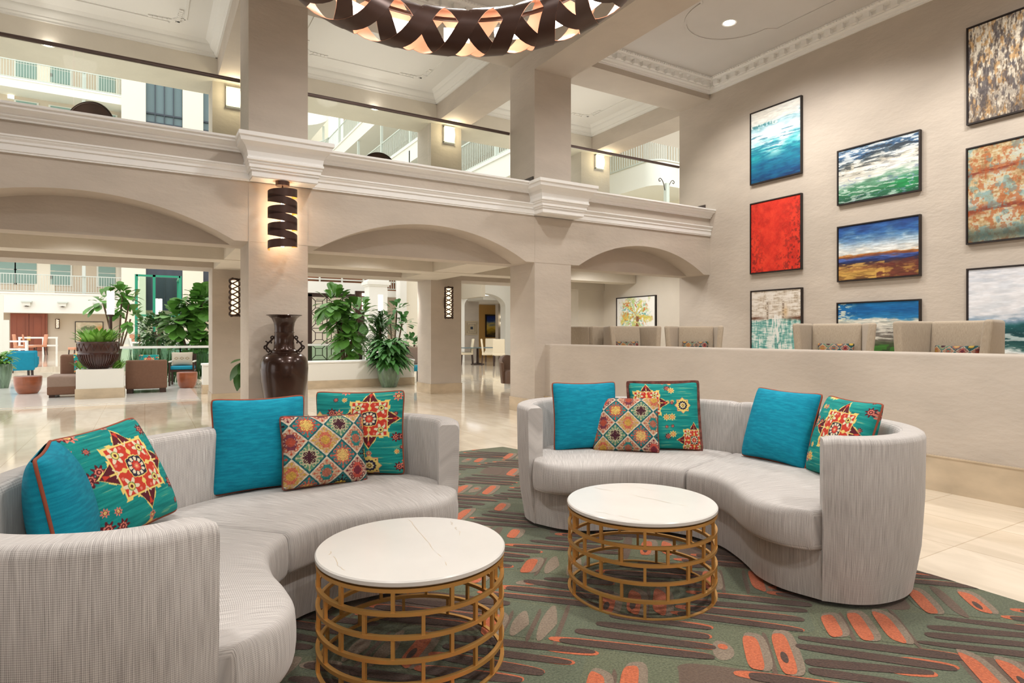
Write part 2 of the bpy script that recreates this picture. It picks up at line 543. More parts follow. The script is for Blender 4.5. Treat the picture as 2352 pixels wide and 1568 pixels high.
# upper beams and ceilings
struct('beam', MB().box((-6, YF, ZBF), (XW, YB, 6.75)), M['plaster'])
for a, b in (CX1, CX2):
    struct('beam', MB().box((a, -4, ZB), (b, YF, 6.4)), M['plaster'])
    struct('beam', MB().box((a, YB, ZBF), (b, 12.32, 6.75)), M['plaster'])
struct('beam', MB().box((-8, 12.32, ZBF), (10.45, 13.2, 7.2)), M['plaster_pale'])
struct('ceiling', MB().box((-8, -4, ZC), (XW + 0.2, YF, ZC + 0.2)), M['ceil'])
struct('ceiling_balcony', MB().box((-8, YB - 0.02, 6.55), (13.5, 12.35, 6.75)), M['ceil_white'])
for a, b in (CX1, CX2):
    struct('baseboard_balcony', MB().box((a - .02, YF + .03, 3.56), (a, YB - .01, 3.90)).box((b, YF + .03, 3.56), (b + .02, YB - .01, 3.90)), M['dark_plinth'])
struct('baseboard_balcony', MB().box((XW - .02, YF + .1, 3.56), (XW, YB - .05, 3.90)), M['dark_plinth'])

# dentil crown of the hall ceiling
def crown_run(p0, p1, inn):
    """crown moulding along the line p0-p1, projecting towards inn (unit 2-D)"""
    mb = MB()
    p0, p1, inn = Vector(p0), Vector(p1), Vector(inn)
    d = (p1 - p0); L = d.length; d.normalize()
    prof = [(0, 6.06), (.03, 6.06), (.03, 6.085), (.05, 6.09), (.055, 6.12), (.10, 6.135), (.10, 6.15), (.13, 6.155), (.13, 6.21), (.21, 6.215), (.21, 6.23), (.245, 6.235), (.26, 6.255), (.27, 6.28), (0, 6.28)]
    def P(a, s, z): q = p0 + d * s + inn * a; return (q.x, q.y, z)
    n = len(prof)
    vs = [P(a, 0, z) for a, z in prof] + [P(a, L, z) for a, z in prof]
    mb.add(vs, [tuple(range(n)), tuple(range(2 * n - 1, n - 1, -1))] + [(n + i, n + (i + 1) % n, (i + 1) % n, i) for i in range(n)])
    k = int(L / 0.20)
    for i in range(k):
        s = (i + 0.5) * L / k
        q = [P(a, s + e, z) for z in (6.13, 6.213) for a, e in ((.13, -.05), (.20, -.05), (.20, .05), (.13, .05))]
        mb.add(q, [(0, 3, 2, 1), (4, 5, 6, 7), (0, 1, 5, 4), (1, 2, 6, 5), (2, 3, 7, 6), (3, 0, 4, 7)])
    k = int(L / 0.05)
    for i in range(k):
        s = (i + 0.5) * L / k
        q = [P(a, s + e, z) for z in (6.236, 6.262) for a, e in ((.24, -.014), (.275, -.014), (.275, .014), (.24, .014))]
        mb.add(q, [(0, 3, 2, 1), (4, 5, 6, 7), (0, 1, 5, 4), (1, 2, 6, 5), (2, 3, 7, 6), (3, 0, 4, 7)])
    return mb
struct('trim_5', crown_run((CX2[1], YF), (XW, YF), (0, -1)), M['trim'])
struct('trim_6', crown_run((XW, 0.0), (XW, YF), (-1, 0)), M['trim'])
struct('trim_7', crown_run((CX1[1], YF), (CX2[0], YF), (0, -1)), M['trim'])
struct('trim_8', crown_run((-2.4, YF), (CX1[0], YF), (0, -1)), M['trim'])

# raised ceiling medallion line in the right bay
def ceil_line(pts, z, w=0.035, closed=True):
    mb = MB(); P = [Vector((x, y, z)) for x, y in pts]
    n = len(P)
    for i in range(n if closed else n - 1):
        mb.bar(P[i], P[(i + 1) % n] , w, 0.016)
    return mb
pc = (7.9, 6.4)
pts = []
for k in range(30):
    t = PI * k / 29
    pts.append((pc[0] + 0.75 * math.cos(t), pc[1] + 0.75 * math.sin(t)))
pts += [(pc[0] - .75, pc[1] - .0), (pc[0] - .9, pc[1] - .1), (pc[0] - .9, -2), (pc[0] + .9, -2), (pc[0] + .9, pc[1] - .1)]
struct('trim_9', ceil_line(pts, ZC - 0.005), M['ceil'])

# balcony ceiling: crowns and a moulded panel in each bay
def balcony_bay(k, x0, x1):
    mb = MB()
    prof = [(0, 6.33), (.03, 6.33), (.03, 6.36), (.06, 6.38), (.06, 6.40), (.12, 6.44), (.14, 6.48), (.14, 6.50), (.22, 6.56), (0, 6.56)]
    mb.ex_x([(12.32 - a, z) for a, z in prof], x0, x1)
    mb.ex_x([(YB + a, z) for a, z in prof], x0, x1)
    mb.ex_y([(x0 + a, z) for a, z in prof], YB, 12.32)
    mb.ex_y([(x1 - a, z) for a, z in prof], YB, 12.32)
    a0, a1, b0, b1 = x0 + .55, x1 - .55, YB + .5, 11.75
    c = .22
    pts = []
    for (cx_, cy_, s0) in ((a0, b0, PI / 2), (a1, b0, PI), (a1, b1, 1.5 * PI), (a0, b1, 0)):
        for i in range(7):
            t = s0 - (PI / 2) * i / 6
            pts.append((cx_ + c * math.cos(t), cy_ + c * math.sin(t)))
    P = [Vector((x, y, 6.545)) for x, y in pts]
    for i in range(len(P)):
        mb.bar(P[i], P[(i + 1) % len(P)], 0.045, 0.025)
    # leafy corner ornaments
    for cx_, cy_, sx, sy in ((a0, b0, 1, 1), (a1, b0, -1, 1), (a1, b1, -1, -1), (a0, b1, 1, -1)):
        for j in range(7):
            u = .04 + .07 * j
            for (dx, dy) in ((u, .06 - .006 * j), (.06 - .006 * j, u)):
                mb.box((cx_ + sx * (dx + .05) - .03, cy_ + sy * (dy + .05) - .03, 6.53), (cx_ + sx * (dx + .05) + .03, cy_ + sy * (dy + .05) + .03, 6.551))
    struct('trim_%d' % (10 + k), mb, M['ceil_white'], smooth=30)
balcony_bay(0, -3.0, CX1[0])
balcony_bay(1, CX1[1], CX2[0])
balcony_bay(2, CX2[1], 9.75)
struct('beam', MB().box((9.75, YB, ZBF), (10.45, 12.32, 6.75)), M['plaster'])

# low partition beside the seating, with its travertine base
XP = 5.67
part = MB()
r_ = 0.03
prof = [(XP, 0), (XP, 1.15 - r_)] + [(XP + r_ - r_ * math.cos(t), 1.15 - r_ + r_ * math.sin(t)) for t in (.4, .8, 1.2, PI / 2)] + \
       [(XP + .22 - r_ + r_ * math.sin(t), 1.15 - r_ + r_ * math.cos(t)) for t in (0, .4, .8, 1.2)] + [(XP + .22, 1.15 - r_), (XP + .22, 0)]
part.ex_y(prof, -4, YF + 0.0)
struct('wall_partition', part, M['plaster'], smooth=40)
bb = MB().box((XP - .014, -4, 0), (XP, YF, .285)).box((XP - .02, -4, .285), (XP, YF, .297))
struct('baseboard_partition', bb, M['stone_tile'])
struct('floor_platform', MB().box((XP + .22, -4, 0), (XW, YF - 0.02, 0.40)), M['stone_tile'])

# glass balustrades on the balcony
def balustrade(x0, x1, splits, label):
    t = thing('balcony_railing', label, 'railing', ((x0 + x1) / 2, YB + .04, ZS), group=None)
    m = (x0 + x1) / 2
    MB().tube([(x0 - m, 0, 1.27), (x1 - m, 0, 1.27)], 0.026, 12).build('handrail', M['bronze_rail'], t, smooth=60)
    xs = [x0] + splits + [x1]
    for a, b in zip(xs[:-1], xs[1:]):
        MB().box((a - m + .006, -.006, 0.0), (b - m - .006, .006, 1.25)).build('glass_pane', M['glass'], t)
balustrade(-3.0, CX1[0], [-0.75], 'glass balcony railing with bronze handrail between the arcade end and the vase column')
balustrade(CX1[1], CX2[0], [3.95], 'glass balcony railing with bronze handrail over the middle arch')
balustrade(CX2[1], XW, [7.55], 'short glass balcony railing over the smallest arch beside the painting wall')
# ---------------------------------------------------------------- curved sofas
def fabric_mat(name, c0, c1, uv=True):
    m, nt, b = new_mat(name)
    N, L = nt.nodes.new, nt.links.new
    tc = N('ShaderNodeTexCoord'); src = tc.outputs['UV'] if uv else tc.outputs['Object']
    mp = N('ShaderNodeMapping'); mp.inputs['Scale'].default_value = (260, 7, 1) if uv else (300, 300, 9)
    L(src, mp.inputs['Vector'])
    n1 = N('ShaderNodeTexNoise'); n1.inputs['Scale'].default_value = 1.0; n1.inputs['Detail'].default_value = 3; L(mp.outputs['Vector'], n1.inputs['Vector'])
    if uv:
        # basket weave: small tilted checks
        m2 = N('ShaderNodeMapping'); m2.inputs['Rotation'].default_value = (0, 0, PI / 4); m2.inputs['Scale'].default_value = (1, .8, 1); L(src, m2.inputs['Vector'])
        n2 = N('ShaderNodeTexChecker'); n2.inputs['Scale'].default_value = 330; n2.inputs['Color1'].default_value = (.22, .22, .22, 1); n2.inputs['Color2'].default_value = (.80, .80, .80, 1)
        L(m2.outputs['Vector'], n2.inputs['Vector']); o2 = n2.outputs['Color']
    else:
        n2 = N('ShaderNodeTexNoise'); n2.inputs['Scale'].default_value = 420; L(src, n2.inputs['Vector']); o2 = n2.outputs['Fac']
    ad = N('ShaderNodeMix'); ad.data_type = 'FLOAT'; ad.inputs[0].default_value = .38
    L(n1.outputs['Fac'], ad.inputs[2]); L(o2, ad.inputs[3])
    r = N('ShaderNodeValToRGB')
    r.color_ramp.elements[0].position = .28; r.color_ramp.elements[1].position = .72
    r.color_ramp.elements[0].color = (*c0, 1); r.color_ramp.elements[1].color = (*c1, 1)
    L(ad.outputs[0], r.inputs['Fac']); L(r.outputs['Color'], b.inputs['Base Color'])
    bp = N('ShaderNodeBump'); bp.inputs['Strength'].default_value = .2; bp.inputs['Distance'].default_value = .003
    L(ad.outputs[0], bp.inputs['Height']); L(bp.outputs['Normal'], b.inputs['Normal'])
    b.inputs['Roughness'].default_value = .9; b.inputs['Specular IOR Level'].default_value = .2; b.inputs['Sheen Weight'].default_value = .2
    return m
M['sofa'] = fabric_mat('grey_woven_upholstery', S(146, 140, 136), S(218, 213, 208))
M['wing'] = fabric_mat('beige_striped_upholstery', S(150, 136, 118), S(190, 176, 156), uv=False)
M['dark_wood'] = mat('dark_wood_feet', S(58, 36, 26), 0.4)

OUT = spline([(0, 1.29), (.28, 1.255), (.55, 1.165), (.80, 1.04), (1.0, .90), (1.15, .735), (1.232, .54), (1.232, .34), (1.16, .155), (1.05, .035), (.91, -.03)], 70)
def offset(P, d):
    T = np.gradient(P, axis=0); T /= np.linalg.norm(T, axis=1)[:, None]
    Nn = np.stack([T[:, 1], -T[:, 0]], 1)          # right of the direction of travel = inside
    return P + Nn * d
INN = offset(OUT, 0.12)
FRONT = spline([(0, .405), (.2, .35), (.36, .22), (.47, .085), (.58, -.02), (.72, -.065), (.86, -.03)], 60)
SKIRT = spline([(0, .475), (.2, .43), (.35, .32), (.46, .21), (.56, .10), (.70, .03), (.89, .015)], 40)

def back_half(sg):
    mb = MB(); rings = []; uv = []; al = np.r_[0, np.cumsum(np.linalg.norm(np.diff(OUT, axis=0), axis=1))]
    prof = [(.055, .035), (.02, .25), (.005, .5), (0, .79), (.007, .811), (.022, .82), (.098, .82), (.113, .811), (.12, .79), (.12, .35)]
    n = len(OUT)
    T = np.gradient(OUT, axis=0); T /= np.linalg.norm(T, axis=1)[:, None]
    Nn = np.stack([T[:, 1], -T[:, 0]], 1)
    for i in range(n):
        ring = []
        for w, z in prof:
            # soft ends: shrink the section a little at both ends
            sh = {0: .010, 1: .003, n - 2: .003, n - 1: .012}.get(i, 0)
            w2 = .06 + (w - .06) * (1 - sh * 6)
            z2 = z - (sh if z > .7 else 0)
            p = OUT[i] + Nn[i] * w2
            ring.append((sg * p[0] + sg * .0015, p[1], z2)); uv.append((sg * al[i], z2 + (w if z2 > .78 else 0)))
        rings.append(ring)
    mb.loops(rings); mb.uv = uv
    return mb

def base_half(sg):
    mb = MB()
    inn = offset(OUT, .07)
    poly = [(sg * (x + .001), y) for x, y in SKIRT] + [(sg * (x + .001), y) for x, y in inn[::-1]]
    low = [(sg * (x + .001), y) for x, y in SKIRT + np.array([0, .012])] + [(sg * (x + .001), y) for x, y in inn[::-1]]
    rings = [[(x, y, .035) for x, y in low], [(x, y, .15) for x, y in poly], [(x, y, .275) for x, y in poly], [(x, y, .285) for x, y in low]]
    pl = np.array(poly); al = np.r_[0, np.cumsum(np.linalg.norm(np.diff(pl, axis=0), axis=1))]
    mb.loops(rings); mb.uv = [(al[i], z) for z in (.035, .15, .275, .285) for i in range(len(poly))]
    return mb

def cushion_half(sg):
    mb = MB()
    Lh, Wd, Hh, r = 1.3, .75, .19, .034
    v, f = rbox(Lh, Wd, Hh, r, 26, 12, 3)
    inn = spline(INN[:-4], 200); fr = spline(FRONT, 200)
    out = []; uv = []
    for p in v:
        uv.append((p[0] * .95, p[1] + p[2])); a = (p[0] + Lh / 2) / Lh; b = (p[1] + Wd / 2) / Wd
        k = a * 199; i = min(int(k), 198); t = k - i
        F_ = fr[i] * (1 - t) + fr[i + 1] * t; I_ = inn[i] * (1 - t) + inn[i + 1] * t
        q = F_ * (1 - b) + I_ * b
        bul = 0.022 * (1 - (2 * a - 1) ** 4) * (1 - (2 * b - 1) ** 4) if p[2] > 0 else 0
        front_sag = 0
        out.append((sg * (q[0] + .003), q[1] - (0.012 * (1 - abs(p[2]) / (Hh / 2)) if b < .02 else 0), .372 + p[2] + bul))
    mb.uv = uv
    return mb.add(out, f)

def make_sofa(label, A, B):
    a, b = Vector(cw(*A)), Vector(cw(*B))
    m = (a + b) / 2
    t = thing('curved_sofa', label, 'sofa', (m.x, m.y, 0), math.atan2((b - a).y, (b - a).x))
    for sg in (-1, 1):
        back_half(sg).build('backrest', M['sofa'], t, smooth=50)
        base_half(sg).build('base', M['sofa'], t, smooth=50)
        cushion_half(sg).build('seat_cushion', M['sofa'], t, smooth=180)
    for x, y in ((-.8, .2), (.8, .2), (-.75, .95), (.75, .95), (0, .62), (0, 1.15)):
        MB().lathe([(.02, 0), (.026, .06)], 12, (x, y, 0)).build('foot', M['dark_wood'], t, smooth=40)
    return t
sofa_r = make_sofa('curved pale grey sofa in front of the low partition wall', (0.13, 4.10), (1.47, 2.89))
sofa_l = make_sofa('curved pale grey sofa in front of the dark vase column, cut by the photo edge', (-.77, 1.66), (-.33, 3.30))

# ---------------------------------------------------------------- drum tables
M['gold'] = mat('brushed_gold_metal', S(214, 164, 94), 0.36, metal=0.6, var=0.06, vscale=8)
M['marble'] = mat('white_marble', S(224, 221, 215), 0.22, var=0.035, vscale=3.5, vdetail=8)
M['vein'] = mat('marble_vein', S(206, 190, 166), 0.3)
def drum_table(label, u, d, rot):
    x, y = cw(u, d)
    t = thing('drum_table', label, 'coffee table', (x, y, 0), rot, group='gold drum tables')
    R = .365
    ztop = .425
    levels = [0.008 + (ztop - .016) * i / 5 for i in range(6)]
    for z in levels:
        mb = MB(); rings = []
        for k in range(96):
            th = k * 2 * PI / 96
            rings.append([((R + a) * math.cos(th), (R + a) * math.sin(th), z + c) for a, c in ((-.008, -.007), (.008, -.007), (.008, .007), (-.008, .007))])
        mb.loops(rings, closed_path=True).build('ring', M['gold'], t, smooth=40)
    for i in range(5):
        for k in range(11):
            th = (k + (0.5 if i % 2 else 0)) * 2 * PI / 11
            c = Vector((R * math.cos(th), R * math.sin(th), 0)); rad = Vector((math.cos(th), math.sin(th), 0))
            MB().bar(c + Vector((0, 0, levels[i])), c + Vector((0, 0, levels[i + 1])), .013, .013, up=rad).build('upright', M['gold'], t)
    MB().lathe([(.0, ztop), (.362, ztop), (.362, ztop + .006)], 64).build('underplate', M['dark_wood'], t)
    top = MB().lathe([(.0, ztop + .004), (.370, ztop + .004), (.376, ztop + .009), (.376, ztop + .022), (.371, ztop + .027), (.0, ztop + .027)], 96)
    o = top.build('marble_top', M['marble'], t, smooth=35)
    vm = MB()
    for (p, q) in (((-.33, -.08), (.22, .17)), ((-.30, .12), (-.12, .19)), ((.05, -.33), (.28, -.20))):
        n = 14; P = []
        for i in range(n + 1):
            s = i / n
            P.append((p[0] + (q[0] - p[0]) * s + rnd.uniform(-.008, .008), p[1] + (q[1] - p[1]) * s + rnd.uniform(-.008, .008)))
        for i in range(n):
            if rnd.random() < .8:
                a, b = Vector((*P[i], 0)), Vector((*P[i + 1], 0)); nn = (b - a).cross(Vector((0, 0, 1))).normalized() * rnd.uniform(.0006, .0016)
                vm.add([(a - nn + Vector((0, 0, ztop + .0274))), (b - nn + Vector((0, 0, ztop + .0274))), (b + nn + Vector((0, 0, ztop + .0274))), (a + nn + Vector((0, 0, ztop + .0274)))], [(0, 1, 2, 3)])
    vm.build('marble_vein', M['vein'], o)
    return t
# uprights phased to the photo
drum_table('gold brick-lattice drum table with white marble top by the partition-side sofa', .660, 3.135, math.radians(-YAW * 57.3 - 90 + 23.6 - 0))
drum_table('gold brick-lattice drum table with white marble top, the nearer of the two', -.405, 2.480, math.radians(-YAW * 57.3 - 90 - 1))

# ---------------------------------------------------------------- pillows
def med_pattern(n, seed, ox=0.0, oy=0.0, sc=1.0):
    y, x = np.meshgrid(np.linspace(-1, 1, n), np.linspace(-1, 1, n), indexing='ij')
    teal = ramp(fbm(n, n, 60, 4, seed, 3), [(0, (8, 118, 116)), (.5, (18, 140, 136)), (.85, (30, 150, 140)), (1, (110, 170, 140))])
    c = teal
    YEL, RED, MAR, NAVY, CRM, PNK = (232, 206, 118), (200, 62, 46), (92, 28, 40), (44, 40, 62), (226, 214, 184), (220, 128, 110)
    def med(c, mx, my, s, main):
        X, Y = (x - mx) / s, (y - my) / s
        ax, ay = np.abs(X), np.abs(Y); r = np.hypot(X, Y); th = np.arctan2(Y, X)
        sq = np.maximum(ax, ay); di = ax + ay
        notch = 0.03 * np.sign(np.sin(th * 20))
        if main:
            star = np.minimum(sq - .46, np.minimum(ax + ay * 1.55 - .78, ay + ax * 1.55 - .78))
            c = mixc(c, YEL, (star + notch * .6 < .045) * 1.0); c = mixc(c, MAR, (star < .012) * 1.0)
            c = mixc(c, YEL, (sq < .478) * 1.0); c = mixc(c, RED, (sq < .45) * 1.0)
            for sx in (-1, 1):
                for sy in (-1, 1):
                    px, py = X - sx * .30, Y - sy * .30
                    q = np.hypot(px, py); t2 = np.arctan2(py, px)
                    c = mixc(c, CRM, (q < .125 + .05 * np.cos(6 * t2 + 1)) * 1.0)
                    c = mixc(c, (110, 140, 70), (q < .08) * 1.0); c = mixc(c, YEL, (q < .062) * 1.0); c = mixc(c, MAR, (q < .03) * 1.0)
            for k in range(4):
                a = k * PI / 2
                px, py = X * math.cos(a) + Y * math.sin(a), -X * math.sin(a) + Y * math.cos(a)
                c = mixc(c, YEL, (np.hypot(px - .29, py * 1.1) < .05) * 1.0)
                c = mixc(c, YEL, (np.abs(py) < .012) * (px > .2) * (px < .6) * 1.0)
                c = mixc(c, CRM, (np.abs(np.abs(py) - (px - .40) * .8) < .014) * (px > .40) * (px < .5) * 1.0)
                c = mixc(c, PNK, (np.hypot(px - .40, np.abs(py) - .13) < .03) * 1.0)
                c = mixc(c, RED, (np.abs(py) < (px - .55) * .35 - .01) * (px < .72) * 1.0)
            oc = np.maximum(sq - .19, di - .29 - .03 * np.cos(8 * th))
            c = mixc(c, YEL, (oc < .022) * 1.0); c = mixc(c, NAVY, (oc < 0) * 1.0)
            c = mixc(c, CRM, (r < .165 + .012 * np.cos(10 * th)) * (r > .105) * (np.cos(10 * th) > -.55) * 1.0)
            c = mixc(c, RED, (r < .10 + .012 * np.cos(8 * th)) * 1.0); c = mixc(c, PNK, (r < .05 + .01 * np.cos(8 * th)) * 1.0); c = mixc(c, YEL, (r < .02) * 1.0)
        else:
            st = np.minimum(sq - .5, di - .72)
            c = mixc(c, PNK, (st < .05) * 1.0); c = mixc(c, YEL, (st < .0) * 1.0)
            c = mixc(c, NAVY, (r < .40 + .03 * np.cos(12 * th)) * 1.0); c = mixc(c, CRM, (r < .25 + .03 * np.cos(8 * th)) * 1.0)
            c = mixc(c, YEL, (r < .20) * 1.0); c = mixc(c, MAR, (np.abs(r - .1) < .025) * 1.0)
            c = mixc(c, MAR, (np.hypot(ax - .4, ay - .4) < .05) * 1.0)
        return c
    def flower(c, fx, fy, R, kind):
        X, Y = x - fx, y - fy; r = np.hypot(X, Y); th = np.arctan2(Y, X)
        o, m_, i_ = ((MAR, PNK, MAR), (YEL, RED, YEL), (PNK, MAR, YEL))[kind]
        c = mixc(c, o, (r < R * (1 + .28 * np.cos(8 * th))) * 1.0)
        c = mixc(c, m_, (r < R * .62 * (1 + .12 * np.cos(8 * th + 1))) * 1.0)
        c = mixc(c, i_, (r < R * .42) * 1.0); c = mixc(c, PNK, (r < R * .2) * 1.0)
        return c
    for dx, dy, k, mn in ((0, -1.28, .42, False), (1.35, -.1, .42, False), (-1.35, -.1, .42, False), (0, 1.3, .42, False), (.2, -2.45, 1.0, True), (1.75, -1.45, .85, True), (-1.75, 1.3, .85, True)):
        c = med(c, ox + dx * sc, oy + dy * sc, k * sc, mn)
    r2 = np.random.default_rng(seed)
    for gx in (-.92, -.72, .72, .92):
        for k, gy in enumerate((-1.25, -.86, -.55, .1, .58, .90)):
            c = flower(c, ox + gx * sc + r2.uniform(-.06, .06), oy + gy * sc + r2.uniform(-.06, .06), (.11 if (k + (gx > 0)) % 2 else .06) * sc, int(r2.choice([0, 0, 1, 2])))
    for k in range(4):
        c = flower(c, ox + (.93, -.93, 0, 0)[k] * sc, oy + (0, 0, -.93, .93)[k] * sc, .065 * sc, (0, 0, 2, 2)[k])
    c = med(c, ox, oy, 1.0 * sc, True)
    return c

def ogee_pattern(n, m_, seed, ph=(0, 0), k_=1.0):
    y, x = np.meshgrid(np.linspace(0, 2.55 * k_, m_), np.linspace(0, 3.0 * k_, n), indexing='ij')
    u, v = x / 1.15 + ph[0], y / 1.15 + ph[1]
    ul, vl = u - np.round(u), v - np.round(v)
    wob = .03 * np.sin(8 * PI * (ul + vl)) * np.sin(8 * PI * (ul - vl))
    s = 2 * (np.abs(ul) + np.abs(vl)) + wob
    A = s < 1
    u2 = np.where(A, ul, (u - .5) - np.round(u - .5)); v2 = np.where(A, vl, (v - .5) - np.round(v - .5))
    iu = np.where(A, np.round(u), np.round(u - .5) + 31).astype(int); iv = np.where(A, np.round(v), np.round(v - .5) + 17).astype(int)
    h = (iu * 7 + iv * 13)
    l = np.where(A, s, 2 - s)
    c = np.zeros((m_, n, 3)) + np.array((214, 196, 172)) / 255
    TEAL, CREAM, DK = (40, 122, 118), (222, 208, 184), (58, 30, 44)
    palA = [((96, 146, 112), (196, 186, 150), (74, 30, 44)), ((62, 134, 132), (196, 80, 62), (226, 190, 104)), ((46, 120, 118), (46, 26, 34), (232, 198, 84)), ((70, 124, 124), (204, 104, 82), (226, 190, 116))]
    palB = [((204, 164, 142), (112, 40, 58), (200, 78, 64)), ((206, 170, 138), (196, 104, 80), (28, 126, 126)), ((206, 166, 128), (204, 166, 70), (206, 104, 80)), ((208, 166, 140), (184, 80, 54), (110, 44, 64))]
    au, av = np.abs(u2), np.abs(v2); r = np.hypot(u2, v2); th = np.arctan2(v2, u2)
    cross = np.minimum(np.maximum(au * 6 - .0, av) , np.maximum(av * 6, au))
    arab = (cross < .19) | (np.abs(np.hypot(au - .10, av - .10) - .055) < .016) | ((np.abs(au - av) < .02) & (r < .2)) | (np.hypot(au - .17, av) < .03) | (np.hypot(au, av - .17) < .03)
    curl = (np.abs(np.hypot(au - .23, av - .135) - .05) < .016) | (np.abs(np.hypot(au - .135, av - .23) - .05) < .016) | (np.hypot(au - .36, av) < .035) | (np.hypot(au, av - .36) < .035) | ((np.abs(au - .30) < .05) & (av < .012)) | ((np.abs(av - .30) < .05) & (au < .012))
    for k in range(4):
        mA = A & (h % 4 == k); a0, a1, a2 = palA[k]
        c = mixc(c, a0, mA * 1.0)
        c = mixc(c, a1, (mA & curl) * 1.0)
        c = mixc(c, a1, (mA & (l < .56 + .04 * np.cos(12 * th))) * 1.0)
        c = mixc(c, a2, (mA & arab) * 1.0)
        mB_ = (~A) & (h % 4 == k); b0, b1, b2 = palB[k]
        c = mixc(c, b0, mB_ * 1.0)
        c = mixc(c, b1, (mB_ & curl) * 1.0)
        c = mixc(c, b2, (mB_ & ((np.maximum(au * 2.2, av) < .24) | arab)) * .9)
        c = mixc(c, b1, (mB_ & arab & (r < .14)) * .9)
    c = mixc(c, (24, 98, 104), (A & (l > .86)) * 1.0)
    c = mixc(c, CREAM, ((~A) & (l > .88)) * 1.0)
    g = fbm(m_, n, 90, 90, seed, 2)
    return np.clip(c * (.80 + .2 * g[..., None]), 0, 1)

def teal_pattern(n, seed):
    g = fbm(n, n, 90, 12, seed, 2)
    return ramp(g, [(0, (0, 128, 156)), (.5, (0, 140, 168)), (1, (12, 152, 178))])

M['pillow'] = attr_mat('woven_pillow_print', 0.85, bump=.3, bscale=420, fiber=.10)
M['teal_cloth'] = attr_mat('teal_pillow_cloth', 0.85, bump=.4, bscale=160, stretch=(1, 1, 9), fiber=.12)
M['cord'] = mat('rust_cord_piping', S(150, 74, 50), 0.8)
M['cord_dark'] = mat('striped_cord_piping', S(112, 62, 52), 0.8, var=.5, vscale=40)

def pillow_surf(n, m_, w, h, T, side, pinch=.055):
    v, u = np.meshgrid(np.linspace(-1, 1, m_), np.linspace(-1, 1, n), indexing='ij')
    X = u * w / 2 * (1 - pinch * (1 - v ** 2) * np.abs(u) ** 3)
    Z = v * h / 2 * (1 - pinch * 1.1 * (1 - u ** 2) * np.abs(v) ** 3)
    e = np.clip((1 - u ** 2) * (1 - v ** 2), 0, 1)
    cr = 1 - .035 * (u * u * v * v) ** 5
    X = X * cr; Z = Z * cr
    Tz = T * 1.1 * (e ** .38) * (1 - .12 * v)
    return np.stack([X, -side * Tz, Z + h / 2], -1)

def pillow(label, P, rgb, cloth, cord, T=.085, group=None, res=None, name='throw_pillow', flange=False):
    u, d, yaw, lean, roll, w, h = P
    # local frame: x along the bottom edge, y away from the viewer, z up the pillow
    e = Vector((math.cos(yaw), math.sin(yaw), 0)); nn = Vector((-math.sin(yaw), math.cos(yaw), 0))
    up = Vector((0, 0, 1)) * math.cos(lean) + nn * math.sin(lean)
    a = e * math.cos(roll) + up * math.sin(roll); b = -e * math.sin(roll) + up * math.cos(roll)
    rot = Matrix(((CS, SN, 0), (-SN, CS, 0), (0, 0, 1)))
    a, b = rot @ a, rot @ b; c = b.cross(a)
    R3 = Matrix((a, c, b)).transposed()
    if R3.determinant() < 0: c = -c; R3 = Matrix((a, c, b)).transposed()
    x, y = cw(u, d)
    z = .474 + max(0, abs(math.sin(roll)) * w / 2 * math.cos(lean))
    t = thing(name, label, 'pillow', (x, y, z), group=group)
    t.rotation_euler = R3.to_euler()
    m_, n = rgb.shape[:2]
    grid_object('front_panel', pillow_surf(n, m_, w, h, T, 1), rgb, cloth, t)
    k = max(1, n // 60)
    grid_object('back_panel', pillow_surf(n, m_, w, h, T * .8, -1)[::k, ::k], rgb[::k, ::k], cloth, t)
    E_ = pillow_surf(41, 41, w, h, 0, 1)
    loop = [E_[0, i] for i in range(41)] + [E_[i, 40] for i in range(1, 41)] + [E_[40, i] for i in range(39, -1, -1)] + [E_[i, 0] for i in range(39, 0, -1)]
    if flange:
        ctr = Vector((0, 0, h / 2)); mb = MB(); L_ = [Vector(p) for p in loop]; n_ = len(L_)
        rings = []
        for i, p in enumerate(L_):
            o = (p - ctr).normalized() * .022; s = Vector((0, .004 + .003 * math.sin(i * .9), 0))
            rings.append([p - s - o * .3, p + s - o * .3, p + s + o, p - s + o])
        mb.loops(rings, closed_path=True).build('flange', cord, t, smooth=60)
    else:
        MB().tube([Vector(p) for p in loop], .0058, 8, closed=True).build('piping', cord, t, smooth=180)
    return t

NP_ = 190
pillow('plain teal pillow with rust piping in front of the dark vase, on the nearer sofa', (-1.334, 3.252, .563, .101, 0, .471, .495), teal_pattern(120, 1), M['teal_cloth'], M['cord'])
pillow('small ogee diamond-print pillow leaning on the teal one below the dark vase', (-1.001, 3.305, .676, .261, -.046, .474, .387), ogee_pattern(230, 195, 3, (.32, .12)), M['pillow'], M['cord_dark'], T=.075)
pillow('teal and red medallion pillow behind the diamond-print one, on the nearer sofa', (-.892, 3.587, -.018, .093, .018, .528, .492), med_pattern(NP_, 5, .28, .34, .86), M['pillow'], M['cord'])
pillow('teal and red medallion pillow tilted beside the herringbone teal one at the near sofa arm', (-1.536, 2.542, 1.436, .425, .079, .459, .467), med_pattern(NP_, 6, .06, .08, 1.0), M['pillow'], M['cord'])
pillow('herringbone teal pillow seen edge-on inside the near arm of the left-hand sofa', (-1.555, 2.165, 2.122, .19, 0, .45, .44), teal_pattern(120, 2), M['teal_cloth'], M['cord'], T=.10)
pillow('plain teal pillow at the arm end of the partition-side sofa, nearest the arcade column', (.535, 4.393, .248, .133, -.006, .491, .486), teal_pattern(120, 7), M['teal_cloth'], M['cord'])
pillow('small ogee diamond-print pillow between a teal and a flanged medallion pillow, partition-side sofa', (.795, 4.274, -.279, .372, .026, .459, .398), ogee_pattern(230, 195, 4, (.08, .42)), M['pillow'], M['cord_dark'], T=.075)
